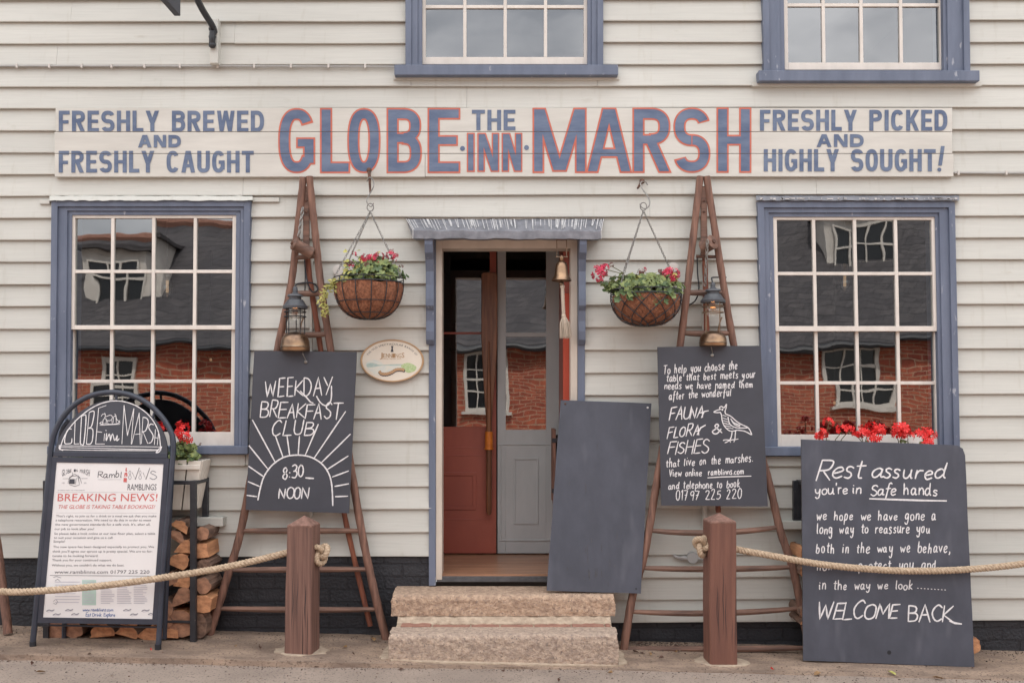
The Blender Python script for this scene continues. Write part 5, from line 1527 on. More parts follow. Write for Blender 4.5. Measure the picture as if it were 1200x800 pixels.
# ---------------------------------------------------------------- tall tarred wooden posts and the rope between them
def bollard(label, face, apex, yaw, d, wood):
    """face: TL TR BR BL of the front face in the photo"""
    TL, TR, BR, BL = face
    w = S((TR[0]-TL[0]), d)
    gx = P((BL[0]+BR[0])/2, BL[1], d)
    t = thing('wooden_bollard', label, 'bollard', gx, 'rope bollards')
    mb = MB(); n = 16
    c0, c1 = P((BL[0]+BR[0])/2, BR[1], d), P((TL[0]+TR[0])/2, TL[1], d)
    w0, w1 = S(BR[0]-BL[0], d)/2, w/2
    ca, sa = math.cos(yaw), math.sin(yaw)
    def ring(c, hw, z=None):
        ch = hw*.12
        pts = [(-hw+ch,-hw),(hw-ch,-hw),(hw,-hw+ch),(hw,hw-ch),(hw-ch,hw),(-hw+ch,hw),(-hw,hw-ch),(-hw,-hw+ch)]
        return [Vector((c.x + x*ca - y*sa, c.y + hw + x*sa + y*ca, z if z is not None else c.z)) for x, y in pts]
    c0 = c0 - Vector((0,0,.12))
    rings = []
    for i in range(n+1):
        u = i/n; c = c0.lerp(c1, u); rings.append(ring(c + Vector((.0012*math.sin(u*9), 0, 0)), (w0+(w1-w0)*u)*(1+.006*math.sin(u*14))))
    m = 8
    mb.add([p for r in rings for p in r], [(i*m+j, i*m+(j+1) % m, (i+1)*m+(j+1) % m, (i+1)*m+j) for i in range(n) for j in range(m)])
    mb.build('post', M[wood], t, bevel=.004)
    mb = MB(); ap = P(*apex, d); ap.y = c1.y + w1
    r0, r1 = ring(c1 + Vector((0,0,.0008)), w1*1.0), ring(c1 + Vector((0,0,.010)), w1*.97)
    mb.add(r0 + r1 + [ap], [(j, (j+1) % m, m+(j+1) % m, m+j) for j in range(m)] + [(m+j, m+(j+1) % m, 2*m) for j in range(m)])
    mb.build('pyramid_cap', M['end_wood'], t, bevel=.002)
    mb = MB(); rim = []
    for i in range(26):
        a = 2*math.pi*i/26; r = random.uniform(.9,1.15)
        x, y = gx.x + (w0*1.9)*r*math.cos(a), gx.y + w0 + (w0*1.35)*r*math.sin(a)
        rim.append((x, y, ground_z(x) + .0035 - (kerb_drop(x) if y < -.655 else 0)))
    mb.prism(rim, (0,0,-.02)); mb.build('mortar_collar', M['mortar'], t)
    # cracks: long dark checks in the front face
    mb = MB()
    for k in range(5):
        u = random.uniform(-.8,.8); z0 = c0.z+.13+random.uniform(0,.25); z1 = z0 + random.uniform(.2,.42); wv = random.uniform(.0008,.002)
        pts = []
        for i in range(9):
            z = z0+(z1-z0)*i/8; q = (z-c0.z)/(c1.z-c0.z); c = c0.lerp(c1,q); hw = w0+(w1-w0)*q
            lx, ly = u*hw*.8 + .002*math.sin(z*30+k), -hw-.0016
            pts.append((Vector((c.x + lx*ca - ly*sa, c.y + hw + lx*sa + ly*ca, z)), wv*math.sin(math.pi*(i+.3)/8.6)))
        L = [p + Vector((-w_,0,0)) for p, w_ in pts]; Rr = [p + Vector((w_,0,0)) for p, w_ in pts]
        mb.add(L+Rr, [(i, 9+i, 9+i+1, i+1) for i in range(8)])
    mb.build('drying_cracks', M['cable'], t)
    return t
bollard('square weathered post with the rope knotted on its right, between the breakfast board and steps', [(337,617.5),(368,616.5),(366.5,769.5),(333,769)], (353.5,605.5), R(-7), .51, 'post_wood')
bollard('square weathered post with the rope knotted on its left, in front of the right ladder', [(830.5,613),(862.5,613),(864,782),(831,782)], (846,602.5), R(4), .51, 'post_wood_red')

def twist(mb, path, r, pitch=.060, n=3, step=.006):
    """three-strand laid rope along a polyline"""
    pts = [Vector(p) for p in path]; cum = [0]
    for a, b in zip(pts, pts[1:]): cum.append(cum[-1]+(b-a).length)
    L = cum[-1]; m = max(8, int(L/step)); cl = []; j = 0
    for i in range(m+1):
        s = L*i/m
        while j < len(pts)-2 and cum[j+1] < s: j += 1
        f = (s-cum[j])/max(1e-9, cum[j+1]-cum[j]); cl.append(pts[j].lerp(pts[j+1], f))
    up = Vector((0,0,1)); fr = []
    nrm = None
    for i in range(m+1):
        d = (cl[min(i+1,m)]-cl[max(i-1,0)]).normalized()
        if nrm is None: nrm = d.orthogonal().normalized()
        nrm = (nrm - d*nrm.dot(d)).normalized(); fr.append((nrm.copy(), d.cross(nrm)))
    for k in range(n):
        mb.tube([cl[i] + (fr[i][0]*math.cos(2*math.pi*(L*i/m/pitch + k/n)) + fr[i][1]*math.sin(2*math.pi*(L*i/m/pitch + k/n)))*r*.50 for i in range(m+1)], r*.54, 7)
def knot(mb, c, r, rr):
    pts = []
    for i in range(46):
        a = 2*math.pi*i/46
        pts.append(c + Vector(((math.sin(a)+2*math.sin(2*a))*r*.27, -math.sin(3*a)*r*.42, (math.cos(a)-2*math.cos(2*a))*r*.36)))
    pts.append(pts[0]); twist(mb, pts, rr, .045, 3, .005)
def ropes():
    rr = .0205
    yc = .515 - .085       # rope passes through the middle of the posts
    mb = MB()
    pts = smooth_path([P(-190,660,.60), P(-90,681,.60), P(0,692.5,.59), P(60,691,.575), P(130,684.5,.555), P(200,675,.53), P(270,663,.49), P(337,647,yc+.015), P(352,643,yc)], 10)
    twist(mb, pts, rr)
    o = mb.build('rope', M['rope'], None, origin=P(352,643,yc), smooth=True)
    tag(o, 'thick laid rope sagging across in front of the news poster stand', 'rope', 'ropes between posts')
    mb = MB(); twist(mb, [P(352,643,yc), P(372,643,yc)], rr); knot(mb, P(376,648,yc+.01), .056, .0175); mb.build('stopper_knot', M['rope'], o, smooth=True)
    mb = MB()
    pts = smooth_path([P(846,638,yc), P(862,643,yc), P(900,650,yc), P(960,660.5,yc), P(1020,666.5,yc), P(1070,668.5,yc), P(1130,667,yc), P(1200,660,yc), P(1300,642,yc), P(1390,622,yc)], 10)
    twist(mb, pts, rr)
    o = mb.build('rope', M['rope'], None, origin=P(846,638,yc), smooth=True)
    tag(o, 'thick laid rope sagging across the large handwritten chalkboard', 'rope', 'ropes between posts')
    mb = MB(); twist(mb, [P(846,638,yc), P(828,638,yc)], rr); knot(mb, P(823,638.5,yc+.01), .056, .0175); mb.build('stopper_knot', M['rope'], o, smooth=True)
ropes()

# ---------------------------------------------------------------- A-board with arched head
def a_board():
    # frame lies in a leaning, racked plane through its feet
    pl = Plane((60,520,.37), (204,517,.37), (38,757,.475), lift=0)
    t = thing('pavement_sign', 'arched dark metal A-board holding a printed news poster, left of the log rack', 'sign', pl.hit(112, 758))
    r = .0165
    def rail(off): 
        arc = [(38,757),(44.5,690),(51,620),(57.5,551),(60.5,520),(66,502),(76,485.5),(90,472),(108,463),(131,459.5),(154,463),(173,472.5),(188,486.5),(198,501),(203,517),(201.5,548),(197,600),(191.5,660),(185.5,760)]
        return [pl.hit(x, y, off) for x, y in smooth_path([(x,y) for x,y in arc], 5)]
    mb = MB(); mb.tube(rail(0), r, 10); fr = mb.build('tube_frame', M['slate_frame'], t, smooth=True)
    for x, y in ((38.5,757),(185.2,760)):
        mb = MB(); p = pl.hit(x, y); mb.tube([p - Vector((0,0,.006)), p + Vector((0,0,.03))], r*1.15, 10); mb.build('rubber_foot', M['cable'], t, smooth=True)
    # rear leg frame
    mb = MB()
    back = [pl.hit(50,757,-.0)+Vector((.03,.20,.0)), pl.hit(62,640)+Vector((.01,.13,0)), pl.hit(66,520)+Vector((0,.045,0)), pl.hit(78,492)+Vector((0,.035,0))]
    back2 = [pl.hit(178,758)+Vector((.0,.20,0)), pl.hit(188,640)+Vector((0,.13,0)), pl.hit(199,520)+Vector((0,.045,0)), pl.hit(190,495)+Vector((0,.035,0))]
    for q in (back, back2): mb.tube(smooth_path(q, 5), r*.85, 8)
    mb.build('rear_legs', M['slate_frame'], t, smooth=True)
    # header panel: segment of a circle
    poly = [(64,531),(66,523),(71,511),(80,497),(93,483.5),(110,473.5),(132,468.5),(152,472),(169,480.5),(183,492.5),(192,507),(196,521),(196.5,533)]
    sp = [(p[0],p[1]) for p in smooth_path(poly, 4)]
    mb = MB(); mb.prism([pl.hit(x,y,.006) for x,y in reversed(sp)], -pl.n*.012); h = mb.build('header_panel', M['chalk'], t)
    mb = MB()
    mb.hexa([pl.hit(63,534.5,.010), pl.hit(196.5,537,.010), pl.hit(196.5,531,.010), pl.hit(63.5,529,.010)], [pl.hit(63,534.5,-.01), pl.hit(196.5,537,-.01), pl.hit(196.5,531,-.01), pl.hit(63.5,529,-.01)]); mb.build('header_rail', M['slate_frame'], t, bevel=.002)
    for x, y in ((89,481.5),(136.5,462.5),(181.5,484)):
        mb = MB(); mb.tube([pl.hit(x,y-2,0), pl.hit(x+(132-x)*.06,y+7,0)], .008, 6); mb.build('clip', M['slate_frame'], t)
    # lettering on the header
    w = 1.15
    mb = MB()
    arc = smooth_path([(71,526),(74,516),(79,506),(87,495.5),(97,486),(109,477.5),(122,471.8),(136,469.6),(150,471.5),(163,477),(175,486.5),(183,498),(187,509),(188.5,522),(188.5,528)], 5); ribbon(mb, pl, arc, w, base=.0075)
    L = lambda *s, ww=w: [ribbon(mb, pl, smooth_path([(55+a/8, 455+b/8) for a, b in st], 4) if len(st) > 2 else [(55+a/8, 455+b/8) for a, b in st], ww, base=.0075) for st in s]
    L([(235,380),(205,385),(180,440),(172,510),(200,518),(235,510),(240,470)],[(270,300),(262,520)],[(262,520),(305,518)],[(330,260),(318,500),(330,522),(352,510),(372,270),(350,252),(330,262)],
      [(402,225),(375,520)],[(402,225),(440,212),(448,240),(425,350),(395,372)],[(395,372),(435,385),(432,480),(412,520),(375,520)],
      [(560,160),(490,185)],[(490,185),(462,520)],[(462,520),(545,520)],[(475,405),(520,410)],
      [(545,425),(540,490)],[(565,420),(560,490),(590,425),(600,490)],[(600,490),(620,425),(640,488),(665,440),(660,490),(682,470)],[(556,392),(562,396)],
      [(708,518),(728,160)],[(728,160),(760,440)],[(760,440),(820,190)],[(820,190),(795,520)],[(800,520),(870,230)],[(870,230),(880,520)],[(835,430),(880,425)],
      [(905,270),(890,515)],[(905,270),(940,280),(955,320),(930,395),(895,405)],[(905,405),(950,515)],[(1005,340),(975,335),(960,370),(1000,440),(985,500),(960,512)],[(1022,385),(1012,525)],[(1050,425),(1040,528)],[(1015,460),(1048,465)])
    L([(118,535),(1075,548)],[(118,550),(1075,575)], ww=1.0); L([(122,572),(400,578),(1050,582)], ww=.9); L([(130,530),(120,560),(155,580)],[(1080,545),(1060,590),(1028,600),(1060,560)], ww=1.3)
    for st in ([(495,325),(520,335),(545,330),(600,335),(660,330),(690,315)],[(530,320),(535,290),(560,285),(560,330)],[(560,265),(600,250),(620,270),(600,300),(565,300)],[(545,230),(555,250),(545,280)],[(515,260),(530,240),(550,245)],[(625,320),(630,270),(650,260),(655,320)],[(640,240),(650,250),(660,290),(685,310)],[(570,300),(580,340)],[(610,290),(620,340)],[(500,345),(600,340),(690,335)],[(515,335),(508,320),(520,312),(530,325),(518,338)],[(690,300),(680,315),(692,322)]):
        ribbon(mb, pl, smooth_path([(55+a/8, 455+b/8) for a, b in st], 4), .7, base=.0075)
    mb.build('chalk_writing', M['pen'], h)
    # poster in its snap frame
    TL, TR, BR, BL = (66.5,541.2), (192.5,543.2), (179.4,725), (50.6,723)
    def qd(f, off): 
        cx = sum(p[0] for p in (TL,TR,BR,BL))/4; cy = sum(p[1] for p in (TL,TR,BR,BL))/4
        return [pl.hit(p[0]+(f if p[0] > cx else -f), p[1]+(f if p[1] > cy else -f), off) for p in (BL,BR,TR,TL)]
    mb = MB(); mb.hexa(qd(.5,.004), qd(.5,-.012)); po = mb.build('poster', M['paper'], t)
    mb = MB(); i, o = qd(-.3,.008), qd(6.2,.008); i2, o2 = qd(-.3,-.008), qd(6.2,-.008)
    for k in range(4): mb.hexa([o[k], o[(k+1)%4], i[(k+1)%4], i[k]], [o2[k], o2[(k+1)%4], i2[(k+1)%4], i2[k]])
    mb.build('snap_frame', M['slate_frame'], t)
    mb = MB(); mb.tube([pl.hit(46,733.5,-.05), pl.hit(186,736,-.05)], .006, 6); mb.build('stretcher', M['slate_frame'], t)
    for st_, m in (('ink','ink'),): pass
    sk = -.0765
    Z = lambda x, y: (50+x/8, 540+y/8)        # second crop: 8x
    Y = lambda x, y: (45+x/8, 630+y/8)
    B = .0048
    ink, red, grey, blue = MB(), MB(), MB(), MB()
    def T(m, s, p0, x1, cap, sh=0.0): typed(m, pl, s, p0[0], p0[1], x1, cap, sh, base=B, skew=sk)
    for i, ch in enumerate('GLOBE IN MARSH'):
        if ch != ' ':
            x = 72.8 + i*2.35; hgt = 8.2 - 5*math.sin(math.pi*i/13); T(ink, ch, (x, 557.5-5.0*math.sin(math.pi*i/13)), x+2.0, hgt)
    for st in ([(74,560.5),(81,560.5)],[(96,560.3),(103,560.3)],[(80,566),(82,559),(88,555),(94,559),(96,566)],[(82,567.5),(88,569.5),(94,567.5)]): ribbon(ink, pl, st, .5, base=B)
    ink.add([pl.hit(*p, B+.0004) for p in [(81,566.5),(88,566.8),(88,561),(82,561)]], [(0,1,2,3)])
    for st in ([(81,561),(85,557.5),(92,557),(94.5,561)],[(89,567),(89.5,561),(92,558.5),(93.5,567)],[(85.5,557),(85.5,553)]): ribbon(ink, pl, st, .6, base=B)
    T(grey, '18', (73,566.5), 76, 1.9); T(grey, '20', (98.5,566.5), 101.5, 1.9)
    hand(ink, pl, 'Rambl', 115, 559.5, 143, 8.2, .8, y_end=559, slant=.05, base=B)
    hand(red, pl, 'i', 147.4, 551.8, 149, 5, 1.6, base=B); hand(red, pl, 'n', 146.6, 557.5, 149.6, 7, 1.5, base=B); red.add([pl.hit(*p, B+.0004) for p in [(145,564.5),(149,564.8),(149,559.8),(145.4,559.6)]], [(0,1,2,3)])
    for x in (152.5, 164.5): ribbon(grey, pl, smooth_path([(x,551),(x-1.2,553.5),(x,556),(x-1.6,559),(x,561.5),(x+1.8,559),(x+.6,556),(x+1.4,553.2),(x,551)],4), .45, base=B)
    for x in (155.5, 168): ribbon(ink, pl, [(x,553.5),(x+3.3,561.5),(x+8,548)], .9, base=B)
    ribbon(grey, pl, smooth_path([(183,553),(179,551.5),(177,554),(182,556.5),(184,559),(180,561.5),(176,559.5)],4), .8, base=B)
    ribbon(grey, pl, [(115,561.6),(142,561.6)], .4, base=B)
    T(ink, 'RAMBLINGS', (149.7,574), 183.5, 7.6)
    T(grey, 'A GREAT INN ON THE MARSH', (68,574.6), 99.5, 1.1)
    T(red, 'BREAKING NEWS!', (67.8,586.8), 184.5, 9.2); T(red, 'THE GLOBE IS TAKING TABLE BOOKINGS!', (69,595.6), 182, 4.6, .25)
    for y in (576.4, 600.5): ribbon(grey, pl, [(66.5,y),(184,y+.3)], .28, base=B)
    body = [("That's right, to join us for a drink or a meal we ask that you make",66,605.5,183.5),("a telephone reservation. We need to do this in order to meet",65.5,610.3,177.5),("the new government standards for a safe visit. It's, after all,",65,615.3,176.5),("our job to look after you!",64.4,620.5,110.5),
            ("So please take a look online at our new floor plan, select a table",64,626,182),("to suit your occasion and give us a call.",63.6,630.8,133),("Simple!",63,635.2,76.5),("The new space has been designed especially to protect you. We",62.6,641.5,180.8),("think you'll agree our spruce up is pretty special. We are so for-",62,646.8,179),
            ("tunate to be looking forward.",61.7,652,115.5),("Thank you for your continued support.",61.5,657,131.5),("Without you, we couldn't do what we do best.",61,663,146)]
    for s, x, y, x1 in body: T(ink, s, (x, y), x1, 2.75)
    T(ink, 'www.ramblinns.com 01797 225 220', (64.2,671.6), 175.3, 4.3)
    ribbon(ink, pl, [(59,673.6),(120,674),(179.5,674.4)], .5, base=B)
    gr, li = MB(), MB()
    def rect(m, x0, y0, x1, y1, h=0): m.add([pl.hit(x0,y1,B-.0003+h), pl.hit(x1,y1,B-.0003+h), pl.hit(x1,y0,B-.0003+h), pl.hit(x0,y0,B-.0003+h)], [(0,1,2,3)])
    rect(gr, 96.6, 679, 113, 708.5)
    for x0, x1, n in ((98,111.5,9),(118.5,134.5,13),(137.5,154.5,13),(157,173,13),(65,94,8)):
        for i in range(n):
            y = 681 + i*(27/n); xx = x1 - random.choice((0,1,3,5))
            rect(li, x0, y, xx, y+.75, .0004)
    for st in ([(63,676),(67,674.8),(72,676.5)],[(65,680),(68,678),(71,680.5)],[(63,704),(66,701.5),(68,704.5),(66,707.5),(63,706)]): ribbon(grey, pl, st, .7, base=B)
    for x, y in ((55,715.5),(77,715),(145,715),(166.5,715.5),(62.5,720),(84,719.8),(153,720),(174,719.5)):
        ribbon(grey, pl, smooth_path([(x,y),(x+3,y-1.4),(x+6,y-.6),(x+9,y-1.6)],4), 1.1, base=B); ribbon(li, pl, [(x+1,y+.8),(x+8,y+.3)], .8, base=B)
    hand(blue, pl, 'www.ramblinns.com', 97.5, 715.5, 133, 4, .65, base=B); hand(blue, pl, 'Eat Drink', 101, 721.5, 119, 4.4, .65, base=B); hand(blue, pl, 'Explore', 122, 721.5, 135, 4.4, .65, base=B)
    ink.build('printed_text', M['ink'], po); red.build('headline', M['ink_red'], po); grey.build('small_print', M['ink_grey'], po); blue.build('web_address', M['ink_blue'], po)
    gr.build('menu_panel', M['ink_green'], po); li.build('menu_columns', M['ink_lilac'], po)
a_board()

# ---------------------------------------------------------------- log racks, logs, troughs of geraniums
def rack(label, xa, xb, top_y, df, db):
    za = P(0, top_y, df).z; ht = .028
    Xa, Xb = P(xa,0,df).x, P(xb,0,df).x
    t = thing('log_rack', label, 'log rack', ((Xa+Xb)/2, -(df+db)/2, ground_z((Xa+Xb)/2)), 'iron log racks under the windows')
    w = .034
    for x in (Xa, Xb-w):
        for y0, y1 in ((-df, -df+w),):
            mb = MB(); mb.box((x, y0, ground_z(x)-.01), (x+w, y1, za)); mb.build('leg', M['black_metal'], t, bevel=.002)
        mb = MB(); mb.box((x, -db-w, P(0,606,db).z), (x+w, -db, za)); mb.build('rear_upright', M['black_metal'], t, bevel=.002)
    mb = MB()
    for y0, y1 in ((-df+.001, -df+w-.001), (-db-w+.001, -db-.001)): mb.box((Xa+w, y0, za-.024), (Xb-w, y1, za-.001))
    for x in (Xa, Xb-w): mb.box((x+.001, -df+w, za-.025), (x+w-.001, -db-w, za-.0015))
    mb.build('top_rim', M['black_metal'], t, bevel=.002)
    mb = MB(); zb = ground_z((Xa+Xb)/2)+.115
    mb.tube([(Xa+w, -df+.017, zb+.01), (Xb-w, -df+.017, zb-.01)], .009, 6); mb.build('lower_bar', M['black_metal'], t)
    mb = MB(); mb.box((Xb-.01, -db-.045, P(0,606,db).z-.006), (Xb+.075, -db, P(0,606,db).z)); mb.build('foot_plate', M['black_metal'], t)
    return t, za, Xa, Xb
rk1, za1, RA1, RB1 = rack('black iron log rack half hidden behind the arched A-board', 50, 229, 563, .29, .03)
rk2, za2, RA2, RB2 = rack('black iron log rack mostly hidden behind the largest chalkboard', 948, 1128, 566, .29, .03)
def batten(label, xa, xb, y0, y1):
    mb = MB(); mb.slab(xa, y0, xb, y1, .095, .09); o = mb.build('wall_batten', M['siding'], None, origin=P((xa+xb)/2, y1, .05), bevel=.004); tag(o, label, 'ledge', 'timber ledges on the wall'); return o
batten('short cream timber ledge on the wall beside the left ladder', 150, 261, 606, 616.5)
batten('short cream timber ledge peeping out left of the largest chalkboard', 916, 1010, 610.5, 620)
mb = MB(); mb.box((P(930,0,.06).x, -.062, P(0,610,.06).z), (P(939,0,.06).x, -.03, P(0,563,.06).z)); o = mb.build('rear_upright', M['black_metal'], rk2, bevel=.002)

def trough(label, Xa, Xb, za, y0, y1, d0, d1):
    t = thing('flower_trough', label, 'planter', ((Xa+Xb)/2, -(d0+d1)/2, za-.19), 'picket troughs')
    zt, zb = za+.118, za-.185
    n = int((Xb-Xa)/.085)
    w = (Xb-Xa)/n
    mb = MB()
    for side, (yt, yb) in enumerate(((-d1, -d1+.025), (-d0, -d0-.025))):
        for i in range(n):
            x0, x1 = Xa+i*w+.004, Xa+(i+1)*w-.004
            s = 1 if side == 0 else -1
            k0 = .055*(1-2*i/n) ; k1 = .055*(1-2*(i+1)/n)
            top = zt + random.uniform(-.004,.004)
            fr = [(x0+k0,yb,zb),(x1+k1,yb,zb),(x1,yt,top),(x0,yt,top)]
            mb.hexa([Vector(p) for p in fr], [Vector(p)+Vector((0,.016*s,0)) for p in fr])
    mb.build('pickets', M['planter'], t, bevel=.003)
    for sx, x in ((1, Xa), (-1, Xb)):
        mb = MB()
        for i in range(3):
            y0_, y1_ = -d1+.02+(d1-d0-.04)*i/3, -d1+.014+(d1-d0-.04)*(i+1)/3
            fr = [Vector((x+sx*.058, y0_, zb)), Vector((x+sx*.058, y1_, zb)), Vector((x, y1_, zt)), Vector((x, y0_, zt))]
            mb.hexa(fr, [p+Vector((sx*.014,0,0)) for p in fr])
        mb.build('end_pickets', M['planter'], t, bevel=.003)
    mb = MB()
    mb.box((Xa+.01, -d1-.010, zt-.055), (Xb-.01, -d1-.001, zt-.025)); mb.build('rail', M['planter'], t, bevel=.003)
    mb = MB(); mb.box((Xa+.065, -d1+.035, zb), (Xb-.065, -d0-.035, zt-.03)); mb.build('soil', M['soil'], t)
    return t, zt
tr1, zt1 = trough('white picket flower trough in the left rack, beside the A-board', RA1+.045, RB1+.022, za1, 0, 0, .045, .235)
tr2, zt2 = trough('white picket flower trough behind the largest chalkboard', RA2+.045, RB2-.03, za2, 0, 0, .045, .235)
GG = 'red geraniums in the troughs'
geranium('red geranium with one round flower head, at the right end of the left trough', P(215,543,.17), (.085,.08), .15, 130, [(P(212.5,503,.21),.046,'petal_red'),(P(217,514,.23),.042,'petal_red'),(P(207,509,.23),.032,'petal_red'),(P(235,520.5,.18),.010,'petal_dead')], GG)
geranium('red geranium in the left trough, showing only through the A-board frame', P(178,543,.15), (.085,.08), .17, 90, [(P(190,500,.17),.034,'petal_red'),(P(174,505,.13),.03,'petal_red')], GG)
geranium('leafy geranium in the left trough, seen through the gap under the A-board header', P(112,543,.14), (.16,.08), .10, 110, [(P(100,525,.14),.03,'petal_red')], GG)
for lb, x, hd in (('red geranium with three small heads above the left corner of the largest chalkboard', 968, [(963,509.5,.030),(971,495,.027),(959.5,511.5,.02),(986.5,503.5,.030),(995,502.5,.022)]),
              ('red geranium with wide crowded flowers above the middle of the largest chalkboard', 1018, [(1009,507.5,.036),(1021,502.5,.034),(1030,504,.032),(1026,512.5,.034),(1004,509,.022),(1016,509,.024)]),
              ('red geranium with a single tall round head above the largest chalkboard', 1056, [(1057,504.5,.044),(1064,511,.030),(1051,508,.026)]),
              ('red geranium whose flower nods over the right edge of the largest chalkboard', 1082, [(1080,508.5,.036),(1088,510,.034),(1087,517.5,.032)])):
    geranium(lb, P(x,548,.15), (.11,.09), .17, 110, [(P(a,b,.30 if b > 511 else .2), r*1.32, 'petal_red') for a, b, r in hd], GG)

def log(label, cx, cy, kind, r, d, ln=.24, ang=0, end='log_end', side='log_side', parent_group='split logs in the racks', squash=1.0, yaw=0.0):
    """cx, cy, r in photo pixels at the log's front end; kind: round / half / wedge / block"""
    s = (CAM_D-d)/F; c = P(cx, cy, d); n = 18; rr = r*s
    rnd = random.Random(int(cx*31+cy*7))
    if kind == 'round': poly = [(math.cos(2*math.pi*i/n)*(1+rnd.uniform(-.06,.06)), math.sin(2*math.pi*i/n)*squash) for i in range(n)]; bark = [True]*n
    elif kind == 'half':
        poly = [(math.cos(math.pi*i/12)*(1+rnd.uniform(-.05,.05)), math.sin(math.pi*i/12)*1.0-.35) for i in range(13)]; bark = [True]*12+[False]
    elif kind == 'wedge':
        poly = [(-1.0,-.55)] + [(math.cos(R(-35+80*i/7))*1.15-.1, math.sin(R(-35+80*i/7))*1.15+.05) for i in range(8)] + [(.1,.85),(-.5,.3)]; bark = [False]+[True]*7+[False]*3
    else: poly = [(-1,-.9*squash),(.2,-1.0*squash),(1,-.85*squash),(.95,.8*squash),(.1,1.0*squash),(-.95,.85*squash)]; bark = [False]*6
    poly = [(x+rnd.uniform(-.085,.085), z+rnd.uniform(-.085,.085)) for x, z in poly]; ang += rnd.uniform(-9,9)
    ca, sa = math.cos(R(ang)), math.sin(R(ang))
    base = [(x*ca-z*sa, x*sa+z*ca) for x, z in poly]; m = len(base)
    mb = MB(); K = 6; rings = []
    for k in range(K+1):
        u = k/K; f = 1 - .05*rnd.random()*(k > 0); ox, oz = (yaw*u*ln, rnd.uniform(-.003,.003)*(k > 0))
        rings.append([c + Vector((x*rr*f+ox, u*ln + rnd.uniform(-.002,.002)*(k==0), z*rr*f+oz)) for x, z in base])
    pts = [p for q in rings for p in q]
    mb.add(pts, [list(range(m))], 0)
    for k in range(K):
        for j in range(m):
            mb.add([rings[k][j], rings[k+1][j], rings[k+1][(j+1)%m], rings[k][(j+1)%m]], [(0,1,2,3)], 2 if bark[j % len(bark)] else 1)
    mb.add(rings[K], [list(range(m-1,-1,-1))], 0)
    o = mb.build('log', [M[end], M[side], M['bark']], None, origin=c + Vector((0, ln/2, -rr)), bevel=.0015)
    tag(o, label, 'log', parent_group)
D_ = .275
log('bright half-round log on top of the pile beside the A-board', 210.5, 617, 'half', 11, D_, ang=-38)
log('dark weathered half log second from the top of the pile', 207, 629, 'half', 10.5, D_, ang=-25, end='log_old')
log('round bark log near the top of the pile, right of the iron leg', 237, 625, 'round', 8.2, .235, end='log_old')
log('orange wedge log whose split face meets the rack leg, third row from the top', 214, 641.5, 'wedge', 10.5, D_, ang=8)
log('square orange split log right of the rack leg, upper one of two', 235, 645, 'block', 8.5, .24, squash=1.1, side='log_side')
log('broad pale log with a knotted end, just above the rope', 207, 657, 'wedge', 13, D_, ang=-20)
log('grey ragged bark log right of the rack leg, just above the rope', 238, 662, 'round', 8.8, .235, squash=.75, end='bark')
log('thin split log low against the A-board rail, behind the rope', 197.5, 680, 'wedge', 10, D_, ang=30, end='log_old')
log('wedge log under the rope, left of the rack leg', 213, 682, 'wedge', 10.5, D_, ang=0, end='log_end')
log('stubby round log under the rope, right of the rack leg', 237.5, 686, 'round', 9.5, .24, squash=1.05, end='log_old')
log('large wedge log pointing left, below the rope', 211.5, 700.5, 'wedge', 13, D_, ang=12, end='log_old')
log('brightest square orange log sticking out right of the rack leg', 237.5, 708, 'block', 10, .25, squash=1.0)
log('half log standing on edge against the A-board rail', 196, 712, 'half', 11, D_, ang=-80, end='log_old')
log('big flat-faced split log near the ground left of the rack leg', 211, 730, 'block', 13.5, .265, squash=1.15, end='log_old')
log('bark-covered log end on the ground right of the rack leg', 233, 732, 'round', 9.5, .235, squash=1.6, end='bark')
log('small dark stub squeezed beside the A-board leg', 196, 729, 'round', 6.5, D_, end='log_old')
log('flat split log on the ground at the foot of the A-board rail', 197, 742.5, 'block', 12, D_, squash=.45)
log('pinkish square log at the left end of the bottom row', 65, 738, 'block', 9, D_, squash=1.1, end='log_old')
log('brown bark-edged log second from the left in the bottom row', 86, 738, 'round', 11, D_, end='log_old', squash=.85)
log('pale flat half log in the bottom row under the poster', 120, 741, 'half', 15, D_, ang=4)
log('upper split log in the bottom row just under the poster', 114, 727, 'half', 12, D_-.01, ang=0, end='log_old')
log('rounded orange log in the middle of the bottom row', 149, 741, 'half', 13, D_, ang=-6)
log('second upper split log just under the poster', 152, 727, 'wedge', 10, D_-.01, ang=-10)
log('wide split log right of the middle in the bottom row', 174, 743, 'wedge', 13, D_, ang=-22)
for i, (x, y) in enumerate(((67,716),(88,714),(110,707),(133,708),(155,710),(176,710),(72,695),(95,693),(118,688),(142,690),(166,688),(184,668))):
    pass
log('log end poking out left of the largest chalkboard, beside the bowed rungs', 941.5, 669, 'half', 6.5, .27, ang=60, parent_group='split logs in the racks')
log('small split log high on the left edge of the largest chalkboard', 942, 648, 'wedge', 6.5, .27, ang=15)
log('grey round log low on the left edge of the largest chalkboard', 944, 718, 'round', 7, .27, end='log_old')
log('orange log lying low on the left edge of the largest chalkboard', 945, 729, 'half', 7, .26, end='log_end', ang=10)
log('rounded log end on the ground at the right foot of the largest chalkboard', 1141.5, 756, 'round', 8, .31, end='log_end', squash=1.2)

